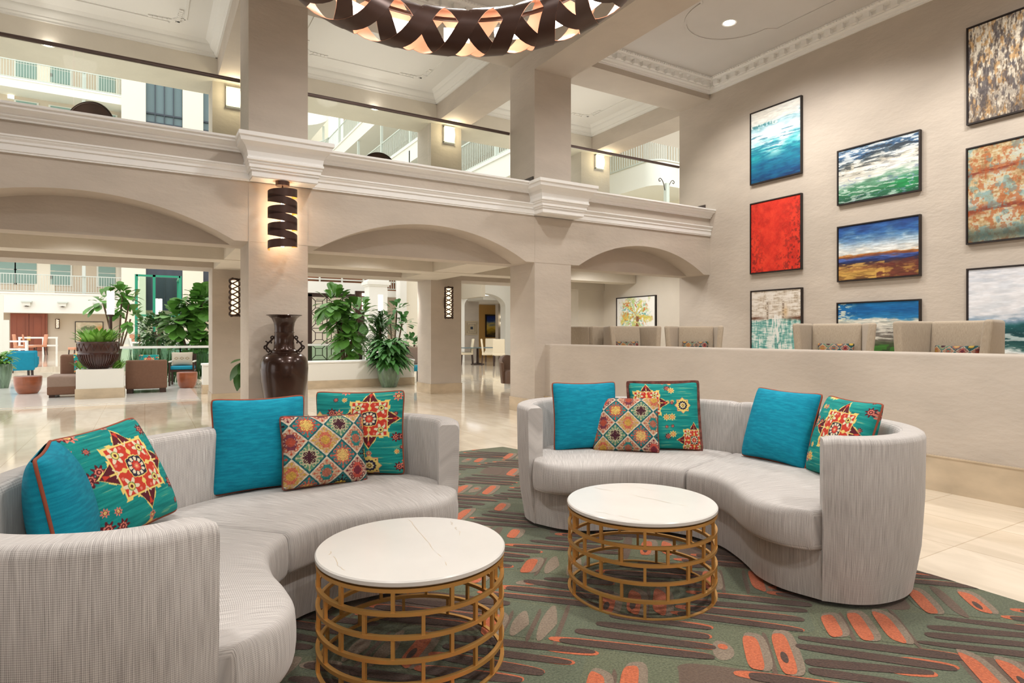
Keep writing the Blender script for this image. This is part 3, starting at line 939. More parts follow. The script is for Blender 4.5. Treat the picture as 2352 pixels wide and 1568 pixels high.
pillow('teal medallion pillow with wavy flanged edge behind the small print one, partition-side sofa', (1.093, 4.348, -.054, .192, .014, .50, .49), med_pattern(NP_, 8, -.52, .36, .74), M['pillow'], M['cord_dark'], flange=True)
pillow('dark teal ribbed pillow leaning at the middle bend of the partition-side sofa', (1.676, 3.95, -1.09, .329, -.015, .493, .485), teal_pattern(120, 9), M['teal_cloth'], M['cord'], T=.095)
pillow('teal and red medallion pillow tucked against the near arm of the partition-side sofa', (1.818, 3.491, -1.493, .307, .005, .493, .479), med_pattern(NP_, 10, .16, .16, .95), M['pillow'], M['cord'])

# ---------------------------------------------------------------- carpet
def carpet_mat(name, c0, c1):
    m, nt, b = new_mat(name)
    N, L = nt.nodes.new, nt.links.new
    tc = N('ShaderNodeTexCoord')
    n = N('ShaderNodeTexNoise'); n.inputs['Scale'].default_value = 110; n.inputs['Detail'].default_value = 4; n.inputs['Roughness'].default_value = .75
    L(tc.outputs['Object'], n.inputs['Vector'])
    r = N('ShaderNodeValToRGB'); r.color_ramp.elements[0].position = .36; r.color_ramp.elements[1].position = .64
    r.color_ramp.elements[0].color = (*c0, 1); r.color_ramp.elements[1].color = (*c1, 1)
    L(n.outputs['Fac'], r.inputs['Fac']); L(r.outputs['Color'], b.inputs['Base Color'])
    bp = N('ShaderNodeBump'); bp.inputs['Strength'].default_value = .7; bp.inputs['Distance'].default_value = .006
    L(n.outputs['Fac'], bp.inputs['Height']); L(bp.outputs['Normal'], b.inputs['Normal'])
    b.inputs['Roughness'].default_value = .95; b.inputs['Specular IOR Level'].default_value = .1
    b.inputs['Sheen Weight'].default_value = .3
    return m
CM = [carpet_mat('carpet_green', S(74, 79, 58), S(116, 122, 94)), carpet_mat('carpet_brown', S(56, 38, 30), S(88, 64, 52)),
      carpet_mat('carpet_orange', S(168, 80, 46), S(212, 116, 74)), carpet_mat('carpet_taupe', S(112, 96, 80), S(152, 136, 116)),
      carpet_mat('carpet_deep_green', S(70, 78, 60), S(110, 118, 94)), carpet_mat('carpet_mid_brown', S(84, 66, 54), S(112, 92, 76))]

def carpet():
    mb = MB()
    X0, X1, Y0, Y1 = -6.0, 3.64, -2.0, 6.13
    base = [(X0, Y0), (X1, Y0), (X1, Y1 - .33), (X1 - .09, Y1), (X0, Y1)]
    mb.prism(base, 0, .008, 0)
    A = Vector((-math.sin(math.radians(44)), math.cos(math.radians(44)), 0)) * -1     # runs to the right in the photo
    B = Vector((math.cos(math.radians(44)), math.sin(math.radians(44)), 0))           # runs away from the viewer
    def ok(p): return X0 < p.x < X1 - .005 and Y0 < p.y < Y1 - .005 and (p.x - (X1 - .09)) / .09 + (p.y - (Y1 - .33)) / .33 < .95
    R = random.Random(5)
    lay = [0]
    def shape(pa, pb, la, lb, mi, z, sup=2.6, skew=0.0, taper=0.0, n=22):
        lay[0] += 1; z = z + (lay[0] % 97) * 1e-5
        vs = []
        for k in range(n):
            t = 2 * PI * k / n
            c_, s_ = math.cos(t), math.sin(t)
            a = math.copysign(abs(c_) ** (2 / sup), c_); b = math.copysign(abs(s_) ** (2 / sup), s_)
            a2 = a * la / 2; b2 = b * lb / 2 * (1 - taper * a) + skew * a * lb
            q = A * (pa + a2) + B * (pb + b2)
            vs.append(q)
        if all(ok(q) for q in vs):
            mb.add([(q.x, q.y, z) for q in vs], [tuple(range(n))], mi)
        elif any(ok(q) for q in vs):
            # keep the part of the motif that lies on the carpet
            vv = [Vector((min(max(q.x, X0), X1 - .005), min(max(q.y, Y0), Y1 - .005), 0)) for q in vs]
            if all(ok(q) or True for q in vv) and max(q.x for q in vv) < X1 - .1 or max(q.y for q in vv) < Y1 - .34:
                mb.add([(q.x, q.y, z) for q in vv], [tuple(range(n))], mi)
    Z1, Z2, Z3, Z4 = .0084, .0094, .0104, .0114
    BH = .36
    for j in range(-24, 28):
        for i in range(-20, 22):
            H_ = i % 2 == 0; BW = .60 if H_ else .36
            a0 = (i // 2) * .96 + (0 if H_ else .60) + (j % 2) * .48 + R.uniform(-.015, .015); b0 = j * BH
            if abs(a0) > 9 or abs(b0) > 9: continue
            wl, wr = R.choice(((0, .42), (.42, 0), (.15, .15), (0, .30), (.30, 0)))
            if H_:
                # stacked long bars, their ends stepping to make a wedge
                n = 4
                shape(a0 + BW / 2, b0 + BH / 2, BW * 1.02, BH * .98, 5 if R.random() < .25 else 4, Z1 - .0002, 6.0)
                for r in range(n):
                    f = r / (n - 1)
                    x0 = a0 + BW * wl * f; x1 = a0 + BW * (1.06 - wr * (1 - f))
                    L_ = (x1 - x0) * R.uniform(.94, 1.04); pa = (x0 + x1) / 2; pb = b0 + (r + .5) * BH / n
                    th = R.uniform(.052, .062); sk = R.uniform(-.25, .4)
                    k = R.random()
                    if k < .42: shape(pa - R.uniform(.0, .025), pb + .006, L_ + .04, th + .003, 2, Z2, 3.2, sk)
                    elif k < .72: shape(pa + L_ * .36, pb + .005, L_ * .36, th * .96, 2, Z2, 2.6, sk * .4)
                    elif k < .84:
                        shape(pa - L_ * .38, pb + .006, .16, th * 1.25, 3, Z2, 2.2, .3); shape(pa - L_ * .36, pb, .08, th * .7, 2, Z2 + .0004, 2.0, .2, .4)
                    shape(pa + .010, pb, L_, th, 1, Z3, 3.8, sk, R.uniform(-.3, .3))
            else:
                # upright capsules with pale halos between slim brown stripes
                n = 3
                shape(a0 + BW / 2, b0 + BH / 2, BW * .98, BH * .9, R.choice((4, 4, 0, 5)), Z1, 5.0, R.uniform(-.05, .05))
                for c_ in range(n):
                    f = c_ / (n - 1)
                    y0 = b0 + BH * wl * f - .02; y1 = b0 + BH * (1.04 - wr * (1 - f))
                    h = (y1 - y0) * R.uniform(.78, 1.0); pb = (y0 + y1) / 2; pa = a0 + (c_ + .5) * BW / n
                    sk = R.uniform(-.14, .10); typ = R.random()
                    if typ < .62:
                        shape(pa + .014, pb + .008, .098, h, 3, Z2, 3.2, sk)
                        shape(pa - .004, pb - .010, .066, h * .88, 2, Z3, 3.8, sk)
                        if R.random() < .25: shape(pa - .008, pb - .05, .028, .09, 1, Z4, 2.0)
                    elif typ < .72:
                        shape(pa, pb, .055, h * 1.1, 5, Z2, 3.0, sk)
                    elif typ < .80:
                        shape(pa, pb, .085, h * .7, 3, Z2, 2.2, 0, .2)
                        if R.random() < .6: shape(pa, pb + .03, .040, .045, 2, Z3, 2.2)
                    elif typ < .92:
                        shape(pa, pb, .075, h * .9, 3, Z2, 1.6, 0, .5)
                    if R.random() < .35: shape(pa + BW / n / 2, pb, .022, h * 1.15, 5, Z2 - .0004, 4.0, sk)
    o = mb.build('carpet', CM)
    tag(o, 'patterned carpet in olive green, brown and orange under the two sofas', 'carpet')
carpet()
# ---------------------------------------------------------------- chandelier
M['bronze_band'] = mat('dark_bronze_band', S(70, 48, 40), 0.38, metal=0.35, var=.1, vscale=5)
M['copper_in'] = mat('copper_lining', S(204, 156, 128), 0.5, metal=0.15)
M['gold_in'] = mat('gold_lining', S(226, 164, 74), 0.4, metal=0.35)
M['lamp_white'] = emit('lamp_white', (1.0, 0.93, 0.84), 9)
M['lamp_soft'] = emit('lamp_soft', (1.0, 0.88, 0.66), 2.6)
M['lamp_peach'] = emit('lamp_peach', (1.0, 0.74, 0.50), 1.7)
M['lamp_tube'] = emit('lamp_tube', (1.0, 0.88, 0.74), 3.2)
M['dark_metal'] = mat('dark_bronze_metal', S(62, 44, 36), 0.4, metal=.5)

def chandelier():
    x, y = cw(-.33, 3.75); z = 3.66; R, r, p = 1.04, .168, .70
    t = thing('ring_chandelier', 'large ring chandelier of spiralling dark bronze bands around glowing lamps', 'chandelier', (x, y, z), -YAW)
    turns = 8; hw = .088
    for hand in (1, -1):
        for k in range(2):
            mb = MB()
            def pt(s, e, hand=hand, k=k):
                # e spreads the band along the ring axis
                th = s * 2 * PI + e * hw / R
                ph = hand * (s * turns * 2 * PI) + k * PI
                rr = r + (0.004 if hand > 0 else 0)
                return ((R + rr * math.cos(ph)) * math.cos(th), (R + rr * math.cos(ph)) * math.sin(th), rr * math.sin(ph))
            def inn(s, e, hand=hand, k=k):
                th = s * 2 * PI + e * hw / R
                ph = hand * (s * turns * 2 * PI) + k * PI
                return (-math.cos(ph) * math.cos(th), -math.cos(ph) * math.sin(th), -math.sin(ph))
            helix_ribbon(mb, pt, 0, 1, turns * 26, hw, inn, .004)
            mb.build('band', [M['bronze_band'], M['copper_in']], t, smooth=40)
    n = 16
    for k in range(n):
        th = (k + .25) * 2 * PI / n; L = .10
        a = Vector((math.cos(th) * R, math.sin(th) * R, -.02)); d = Vector((-math.sin(th), math.cos(th), 0))
        MB().tube([a - d * L, a + d * L], .05, 12).build('lamp', M['lamp_white'], t, smooth=40)
    MB().tube([(R * math.cos(k * 2 * PI / 64), R * math.sin(k * 2 * PI / 64), .10) for k in range(64)], .016, 8, closed=True).build('ring_frame', M['dark_metal'], t, smooth=60)
    for k in range(4):
        th = k * PI / 2 + .6
        MB().tube([(R * math.cos(th), R * math.sin(th), .1), (R * math.cos(th), R * math.sin(th), ZC - z)], .004, 6).build('hanger', M['dark_metal'], t)
chandelier()

# ---------------------------------------------------------------- spiral lamp on the vase column
def spiral_sconce():
    q = on_y(649, 500, YF - .21)
    z0, z1 = 2.30, 3.17
    t = thing('spiral_wall_lamp', 'dark spiral ribbon lamp with gold inside under the column bracket', 'wall lamp', (q.x, YF - .21, 0))
    r, hw, p = .178, .052, .210
    mb = MB()
    # the ribbon sweeps from side to side over the front, dropping as it goes
    def ang_z(s):
        n = s * 8; k = int(min(n, 7.999)); f = n - k
        a0, a1 = (1, -1) if k % 2 == 0 else (-1, 1)
        ph = (a0 + (a1 - a0) * f) * 2.25
        drop = [.062 if j % 2 == 0 else .148 for j in range(8)]
        return -PI / 2 + ph, z1 - hw - (sum(drop[:k]) + drop[k] * f)
    def pt(s, e):
        ph, zz = ang_z(s)
        return (r * math.cos(ph), r * math.sin(ph), zz + e * hw)
    def inn(s, e):
        ph, zz = ang_z(s)
        return (-math.cos(ph), -math.sin(ph), 0)
    helix_ribbon(mb, pt, 0, .875, 168, hw, inn, .004)
    mb.build('spiral_band', [M['bronze_band'], M['gold_in']], t, smooth=40)
    MB().tube([(0, 0, z0 + .12), (0, 0, z1 - .06)], .02, 14).build('lamp', emit('sconce_lamp', (1, .84, .60), 34), t, smooth=40)
    MB().lathe([(0, 3.195), (.085, 3.195), (.085, 3.25), (0, 3.25)], 28).build('canopy', M['bronze_band'], t, smooth=40)
    MB().tube([(0, 0, z1 - .07), (0, 0, 3.2)], .008, 8).build('stem', M['dark_metal'], t)
spiral_sconce()

# ---------------------------------------------------------------- lattice lamps on the inner columns
def lattice_lamp(c, z0, z1, r, label, n=12, turns=None):
    t = thing('lattice_wall_lamp', label, 'wall lamp', c)
    H = z1 - z0; turns = turns or H / .30
    mb = MB()
    for hand in (1, -1):
        for k in range(3):
            P = []
            for i in range(61):
                s = i / 60; ph = hand * s * turns * 2 * PI + k * 2 * PI / 3
                P.append((r * math.cos(ph), r * math.sin(ph), z0 + s * H))
            mb.tube(P, .012, 5)
    mb.build('lattice_cage', M['dark_metal'], t, smooth=60)
    for z in (z0, z1 - .04):
        MB().lathe([(0, z), (r * .8, z), (r * 1.12, z + .02), (r * .8, z + .04), (0, z + .04)], 20).build('end_cap', M['dark_metal'], t, smooth=40)
    MB().tube([(0, 0, z0 + .04), (0, 0, z1 - .04)], r * .62, 14).build('lamp', M['lamp_peach'], t, smooth=40)
    MB().box((-.04, r * .9, z0 + H * .35), (.04, r + .08, z0 + H * .65)).build('wall_plate', M['dark_metal'], t)
    return t
q = on_y(1031, 696, YI - .17)
lattice_lamp((q.x, YI - .17, 0), 1.66, 2.36, .092, 'bronze lattice lamp on the inner column left of the far dining archway')
q = on_y(539, 680, YI - .17)
lattice_lamp((q.x, YI - .17, 0), 1.64, 2.34, .092, 'bronze lattice lamp half hidden behind the vase column')

def lamp(kind, name, loc, energy, color=(1, .92, .80), size=.5, target=None, spot=90, size_y=None, blend=.6):
    ld = bpy.data.lights.new(name, kind); ld.energy = energy; ld.color = color
    if kind == 'AREA':
        ld.size = size
        if size_y: ld.shape = 'RECTANGLE'; ld.size_y = size_y
    elif kind == 'SPOT':
        ld.spot_size = math.radians(spot); ld.spot_blend = blend; ld.shadow_soft_size = size
    else:
        ld.shadow_soft_size = size
    o = bpy.data.objects.new(name, ld); COL.objects.link(o); o.location = loc
    if target is not None:
        o.rotation_euler = (Vector(target) - Vector(loc)).to_track_quat('-Z', 'Y').to_euler()
    return o

# ---------------------------------------------------------------- square glowing lamps on the balcony columns
def box_lamp(c, w, h, label, rz=0.0, strength=None, glow=0):
    t = thing('box_wall_lamp', label, 'wall lamp', c, rz)
    mb = MB(); rings = []
    for i in range(9):
        s = -1 + 2 * i / 8
        rings.append([(-w / 2, -.05 - .06 * (1 - s * s), s * h / 2), (w / 2, -.05 - .06 * (1 - s * s), s * h / 2), (w / 2, -.04, s * h / 2), (-w / 2, -.04, s * h / 2)])
    mb.loops(rings).build('diffuser', strength or M['lamp_soft'], t, smooth=50)
    MB().box((-w / 2 - .02, -.045, -h / 2 - .02), (w / 2 + .02, 0, h / 2 + .02)).build('back_plate', M['trim'], t)
    if glow:
        gl = lamp('POINT', 'box_lamp_glow', (c[0], c[1] - .30, c[2]), glow, (1, .86, .58), .08)
    for s in (-1, 1):
        MB().box((-w / 2 - .02, -.075, s * h / 2 - .012), (w / 2 + .02, 0, s * h / 2 + .012)).build('end_bar', M['rail_metal'], t)
for px, py, lab in ((1030, 311, 'glowing box lamp on the balcony column above the middle arch'), (536, 226, 'glowing box lamp on the balcony column beside the vase column'),):
    q = on_y(px, py, YI - .0)
    box_lamp((q.x, YI, q.z), .22, .34, lab, glow=9)
struct('column', MB().box((9.52, YI, ZS), (10.45, YI2 - .03, ZBF)), M['plaster'])
q = on_y(1375, 373, YI)
box_lamp((q.x, YI, q.z), .22, .34, 'glowing box lamp on the balcony column above the smallest arch', glow=9)

# ---------------------------------------------------------------- recessed downlights
def downlight(c, label, r=.09, power=60, spot=True, ang=110):
    t = thing('recessed_downlight', label, 'ceiling light', c)
    MB().lathe([(r, -.004), (r + .02, -.012), (r + .028, -.004), (r + .028, 0), (r, 0)], 24, cap=False).build('trim_ring', M['trim'], t, smooth=40)
    MB().lathe([(0, -.003), (r, -.003), (r, -.001), (0, -.001)], 24).build('lens', emit('downlight_lens', (1, .95, .86), 14), t)
    if power:
        ld = bpy.data.lights.new('downlight', 'SPOT'); ld.energy = power; ld.spot_size = math.radians(ang); ld.spot_blend = .7
        ld.shadow_soft_size = .10; ld.color = (1, .90, .76)
        o = bpy.data.objects.new('downlight', ld); COL.objects.link(o); o.location = (c[0], c[1], c[2] - .03)
q = on_z(1675, 52, ZC)
downlight((q.x, q.y, ZC), 'recessed downlight inside the oval ceiling moulding by the painting wall', power=0)
for px, py, lab in ((110, 102, 'round glowing disc standing in for a downlight reflected in the left-edge railing glass'), (862, 249, 'round glowing disc standing in for a downlight reflected in the middle railing glass')):  # discs added on the soffit in place of downlight reflections in the glass
    q = on_z(px, py, ZBF); downlight((q.x, min(13.0, q.y), ZBF), lab, r=.07, power=0)

# ---------------------------------------------------------------- dark vase by the column
def tall_vase():
    q = on_y(653, 800, YF - .34)
    t = thing('floor_vase', 'tall dark bronze floor vase with flared neck against the arcade column', 'vase', (q.x, YF - .34, 0))
    s = .295
    prof = [(0, 0), (.17, 0), (.175, .03), (.185, .10), (.215, .30), (.25, .55), (.278, .75), (.287, .88), (.28, .96), (.255, 1.025), (.215, 1.06), (.17, 1.078), (.148, 1.085), (.148, 1.10), (.152, 1.105), (.140, 1.115),
            (.127, 1.135), (.119, 1.22), (.115, 1.32), (.120, 1.327), (.120, 1.335), (.114, 1.34), (.116, 1.40), (.125, 1.455), (.150, 1.505), (.185, 1.535), (.215, 1.545), (.213, 1.551), (.18, 1.542), (.13, 1.50), (.10, 1.40), (0, 1.39)]
    m = mat('aged_bronze', S(54, 33, 24), 0.25, metal=.45, var=.35, vscale=5, coat=.3)
    body = MB().lathe(prof, 56).build('body', m, t, smooth=50)
    for sg in (-1, 1):
        mb = MB()
        ax = Matrix.Rotation(YAW, 3, 'Z')  # handles face the room
        def H(pts, r):
            mb.tube([(sg * x, -.0, z) for x, z in spline(pts, 18)], r, 7)
        H([(.118, 1.27), (.14, 1.285), (.158, 1.27), (.152, 1.252), (.138, 1.256)], .009)
        H([(.12, 1.27), (.150, 1.238), (.172, 1.215), (.19, 1.20), (.205, 1.175), (.21, 1.15), (.195, 1.135)], .012)
        H([(.195, 1.20), (.21, 1.218), (.222, 1.216)], .008); H([(.165, 1.222), (.150, 1.205), (.158, 1.195)], .008)
        H([(.205, 1.17), (.232, 1.16), (.235, 1.135), (.212, 1.125), (.195, 1.145)], .010)
        H([(.20, 1.14), (.18, 1.118), (.165, 1.105), (.15, 1.09), (.14, 1.11)], .011)
        H([(.215, 1.13), (.205, 1.10), (.185, 1.085), (.17, 1.10)], .009)
        mb.build('handle', mat('dark_handle_bronze', S(46, 32, 26), .4, metal=.5), t, smooth=60)
    t.rotation_euler = (0, 0, -YAW * .55)
tall_vase()

# ---------------------------------------------------------------- paintings
def painting(label, c, w, h, rgb, rz=-PI / 2, depth=.055, fr=.018, name='framed_painting', group=None, frame_mat=None, cat='painting', gap=.012):
    t = thing(name, label, cat, c, rz, group=group)
    f = frame_mat or M['frame_black']
    mb = MB()
    mb.box((-w / 2, -depth, -h / 2), (-w / 2 + fr, 0, h / 2)).box((w / 2 - fr, -depth, -h / 2), (w / 2, 0, h / 2))
    mb.box((-w / 2 + fr, -depth, h / 2 - fr), (w / 2 - fr, 0, h / 2)).box((-w / 2 + fr, -depth, -h / 2), (w / 2 - fr, 0, -h / 2 + fr))
    mb.box((-w / 2 + fr, -.012, -h / 2 + fr), (w / 2 - fr, 0, h / 2 - fr))
    mb.build('frame', f, t)
    ny, nx = rgb.shape[:2]
    iw, ih = w - 2 * fr - gap, h - 2 * fr - gap
    x = np.linspace(-iw / 2, iw / 2, nx); z = np.linspace(-ih / 2, ih / 2, ny)
    P = np.zeros((ny, nx, 3)); P[..., 0] = x[None, :]; P[..., 2] = z[:, None]; P[..., 1] = -depth + .012
    grid_object('canvas', P, rgb, M['canvas'], t)
    return t
M['frame_black'] = mat('black_brown_frame', S(34, 24, 22), .45)
M['canvas'] = attr_mat('painted_canvas', .55, bump=.15, bscale=90, spec=.35)

def yx(ny, nx): return np.meshgrid(np.linspace(0, 1, ny), np.linspace(0, 1, nx), indexing='ij')

def sm(a, t, w=.05):
    return np.clip((a - t) / w + .5, 0, 1)
def brush(c, seed, k=.10, fy=60, fx=10):
    n = fbm(c.shape[0], c.shape[1], fy, fx, seed, 3) - .5
    return np.clip(c * (1 + k * 2 * n[..., None]), 0, 1)
def art_teal():
    ny, nx = 260, 180; y, x = yx(ny, nx)
    h = fbm(ny, nx, 30, 4, 1); b = fbm(ny, nx, 7, 3, 2)
    t = y + (h - .5) * .10 + (b - .5) * .16
    c = ramp(t, [(0, (8, 52, 98)), (.12, (8, 74, 120)), (.25, (10, 112, 144)), (.38, (24, 142, 158)), (.47, (92, 186, 194)), (.56, (190, 222, 226)), (.66, (226, 236, 238)), (.74, (196, 220, 230)), (.80, (150, 194, 206)), (.85, (226, 232, 230)), (1, (234, 232, 224))])
    glow = np.exp(-((x - .5) ** 2 / .05 + (y - .46) ** 2 / .02)); c = mixc(c, (224, 238, 238), glow * .8 * sm(h, .35, .3))
    c = mixc(c, (14, 96, 132), sm(fbm(ny, nx, 40, 4, 3), .66, .12) * (y < .66) * .6)
    c = mixc(c, (60, 130, 140), sm(fbm(ny, nx, 40, 30, 4), .5, .2) * np.exp(-(y - .79) ** 2 / .0006) * (x < .5) * .9)
    return brush(c, 5, .06)
def art_red():
    ny, nx = 260, 180; y, x = yx(ny, nx)
    c = ramp(fbm(ny, nx, 10, 9, 11), [(0, (184, 38, 26)), (.5, (208, 48, 32)), (1, (222, 62, 40))])
    g = fbm(ny, nx, 26, 16, 12); c = mixc(c, (226, 96, 62), (1 - np.clip(np.abs(g - .5) / .05, 0, 1)) * .5)
    d = fbm(ny, nx, 30, 26, 13, 3); edge = np.clip(np.abs(x - .42) * 1.7 - .25 + (.55 - y) * .6, 0, 1)
    return mixc(c, (112, 30, 26), sm(d, .66, .1) * edge)
def art_reflect():
    ny, nx = 260, 180; y, x = yx(ny, nx)
    h = fbm(ny, nx, 60, 10, 21); v = fbm(ny, nx, 9, 40, 22)
    top = ramp(h * .7 + v * .3, [(0, (150, 130, 110)), (.3, (200, 188, 170)), (.5, (220, 212, 200)), (1, (236, 232, 226))])
    bot = ramp(h * .5 + v * .5, [(0, (60, 108, 104)), (.3, (96, 162, 156)), (.5, (140, 188, 180)), (.65, (206, 220, 214)), (1, (238, 238, 234))])
    f = sm(y + (h - .5) * .04, .60, .03)[..., None]; c = top * f + bot * (1 - f)
    c = mixc(c, (232, 234, 230), np.exp(-(x - .52) ** 2 / .018) * (y < .66) * sm(v, .4, .3) * .9)
    band = np.exp(-(y - .615 - (h - .5) * .03) ** 2 / .0005); side = np.clip(np.abs(x - .5) * 3 - .35, 0, 1)
    c = mixc(c, (92, 56, 40), band * side); c = mixc(c, (198, 160, 104), np.exp(-((x - .70) ** 2 / .003 + (y - .70) ** 2 / .006)) * .6)
    c = mixc(c, (110, 90, 72), np.exp(-((np.abs(x - .5) - .16) ** 2 / .0004)) * (y > .6) * (y < .85) * sm(h, .5, .1) * .8)
    return mixc(c, (90, 76, 64), (1 - np.clip(np.abs(h - .42) / .02, 0, 1)) * .6)
def art_wave():
    ny, nx = 190, 270; y, x = yx(ny, nx)
    d = y - .12 * x; a = fbm(ny, nx, 30, 8, 31); b = fbm(ny, nx, 7, 4, 32)
    t = d + (b - .5) * .22 + .06
    c = ramp(t, [(0, (30, 76, 58)), (.18, (44, 112, 74)), (.30, (96, 146, 118)), (.40, (196, 206, 198)), (.52, (214, 212, 202)), (.64, (172, 168, 152)), (.75, (96, 112, 122)), (.88, (50, 88, 128)), (1, (96, 130, 164))])
    c = mixc(c, (232, 234, 230), sm(a, .62, .10) * (y > .5) * .75); c = mixc(c, (36, 44, 52), sm(-a, -.34, .10) * (y > .5) * .7)
    c = mixc(c, (244, 242, 236), np.exp(-((x - .72) ** 2 / .07 + (y - .56) ** 2 / .012)) * .85)
    c = mixc(c, (20, 140, 72), np.exp(-((x - .85) ** 2 / .03 + (y - .16) ** 2 / .015)) * .8)
    c = mixc(c, (118, 132, 172), (1 - np.clip(np.abs(fbm(ny, nx, 7, 3, 33) - .5) / .06, 0, 1)) * (y < .45) * .7)
    return brush(mixc(c, (222, 230, 226), sm(fbm(ny, nx, 40, 10, 34), .66, .1) * (y < .42) * .6), 35, .10)
def art_shore():
    ny, nx = 190, 270; y, x = yx(ny, nx)
    a = fbm(ny, nx, 9, 6, 41); h = fbm(ny, nx, 40, 7, 42); e = (h - .5) * .06
    c = ramp(y + (a - .5) * .22, [(0, (200, 200, 196)), (.48, (206, 208, 204)), (.60, (176, 194, 206)), (.72, (86, 128, 168)), (.85, (44, 90, 150)), (1, (34, 66, 126))])
    c = mixc(c, (226, 226, 222), sm(a, .56, .2) * np.clip((.78 - y) * 4, 0, 1) * .8)
    g = ramp((y + e) / .46, [(0, (104, 70, 40)), (.25, (170, 130, 64)), (.48, (120, 72, 48)), (.62, (62, 42, 52)), (.72, (28, 42, 92)), (.82, (74, 100, 170)), (.89, (112, 62, 44)), (1, (196, 132, 60))])
    g = mixc(g, (198, 158, 80), sm(h, .56, .15) * (y < .3) * (x < .6) * .8); g = mixc(g, (92, 40, 34), sm(fbm(ny, nx, 14, 8, 43), .5, .2) * (x > .5) * (y < .32) * .8)
    f = sm(.46 - (y + e), 0, .02)[..., None]
    return brush(c * (1 - f) + g * f, 44, .14)
def art_beach():
    ny, nx = 190, 270; y, x = yx(ny, nx)
    h = fbm(ny, nx, 40, 8, 51); e = (fbm(ny, nx, 9, 7, 52) - .5) * .08
    t = y + e
    c = ramp(t, [(0, (32, 48, 28)), (.16, (48, 70, 36)), (.28, (84, 88, 70)), (.38, (140, 138, 130)), (.55, (180, 180, 172)), (.68, (176, 184, 176)), (.72, (36, 116, 168)), (.86, (12, 88, 148)), (1, (20, 110, 170))])
    c = mixc(c, (222, 218, 206), sm(h, .6, .12) * (t > .3) * (t < .72) * .7); c = mixc(c, (92, 84, 78), sm(-h, -.4, .12) * (t > .3) * (t < .52) * .7)
    c = mixc(c, (226, 224, 200), sm(fbm(ny, nx, 40, 14, 53), .58, .08) * np.clip((.26 - x) * 6, 0, 1) * (y > .64) * .8)
    return brush(mixc(c, (56, 120, 40), sm(fbm(ny, nx, 8, 10, 54), .58, .1) * (y < .24) * .7), 55, .12)
def art_streak():
    ny, nx = 270, 200; y, x = yx(ny, nx)
    v = fbm(ny, nx, 14, 60, 61); b = fbm(ny, nx, 5, 6, 62); g = fbm(ny, nx, 50, 70, 65, 2)
    c = ramp(v * .45 + b * .35 + g * .2, [(0, (50, 42, 38)), (.3, (104, 92, 82)), (.42, (160, 148, 132)), (.55, (206, 196, 178)), (.7, (224, 218, 202)), (1, (206, 188, 152))])
    c = mixc(c, (186, 138, 78), sm(fbm(ny, nx, 14, 30, 63), .64, .12) * .6)
    c = mixc(c, (70, 66, 72), sm(fbm(ny, nx, 12, 34, 66), .64, .1) * .7)
    return mixc(c, (54, 42, 36), sm(v, .5, .2) * np.clip(.62 - y * 1.3, 0, .85))
def art_rust():
    ny, nx = 270, 200; y, x = yx(ny, nx)
    h = fbm(ny, nx, 60, 10, 71); b = fbm(ny, nx, 7, 5, 72); g = fbm(ny, nx, 40, 50, 74, 2)
    c = ramp(b * .5 + h * .3 + g * .2, [(0, (124, 88, 56)), (.35, (180, 150, 106)), (.5, (198, 184, 150)), (.65, (184, 190, 176)), (1, (214, 210, 196))])
    for yy, th in ((.32, .0022), (.72, .0012)):
        c = mixc(c, (120, 46, 26), np.exp(-(y - yy - .03 * np.sin(4 * x)) ** 2 / th) * sm(h, .35, .3) * .9)
    c = mixc(c, (168, 84, 42), sm(fbm(ny, nx, 30, 30, 75), .6, .1) * .6); c = mixc(c, (92, 146, 158), sm(fbm(ny, nx, 14, 12, 73), .66, .1) * .5)
    return mixc(c, (60, 74, 66), np.exp(-(y - .06) ** 2 / .006) * .8)
def art_sea():
    ny, nx = 270, 200; y, x = yx(ny, nx)
    h = fbm(ny, nx, 26, 5, 81); t = y + (fbm(ny, nx, 5, 3, 82) - .5) * .12
    c = ramp(t, [(0, (112, 92, 76)), (.08, (170, 156, 140)), (.15, (206, 214, 216)), (.20, (40, 86, 84)), (.30, (12, 60, 66)), (.38, (20, 84, 88)), (.44, (132, 156, 178)), (.55, (204, 210, 218)), (.7, (216, 220, 226)), (1, (198, 204, 214))])
    c = mixc(c, (226, 234, 234), sm(h, .62, .1) * (t < .4) * .7)
    return brush(mixc(c, (232, 232, 236), sm(h, .5, .3) * (t > .45) * .6), 83, .05)
def art_palm():
    ny, nx = 220, 200; y, x = yx(ny, nx)
    c = np.zeros((ny, nx, 3)) + np.array((244, 244, 238)) / 255
    r = np.hypot(x - .5, (y - .66) * 1.1); th = np.arctan2(y - .66, x - .5); a = fbm(ny, nx, 26, 26, 91); w = fbm(ny, nx, 7, 7, 92)
    s = np.cos(9 * th + 5 * w + 2 * a); fade = np.clip((.44 - r * (.7 + .7 * w)) * 6, 0, 1)
    c = mixc(c, (164, 198, 110), sm(s, .2, .3) * fade * .7); c = mixc(c, (60, 150, 136), sm(-s, .5, .3) * fade * .7 * sm(a, .45, .2))
    c = mixc(c, (214, 120, 62), sm(np.cos(7 * th + 7 * w), .6, .2) * fade * sm(a, .5, .2)); c = mixc(c, (230, 206, 84), sm(np.cos(5 * th + 3 * a), .6, .2) * fade * .6)
    return mixc(c, (136, 88, 58), np.exp(-(x - .55 - .08 * (y - .5)) ** 2 / .0022) * (y < .62) * (y > .10) * sm(a, .4, .2))
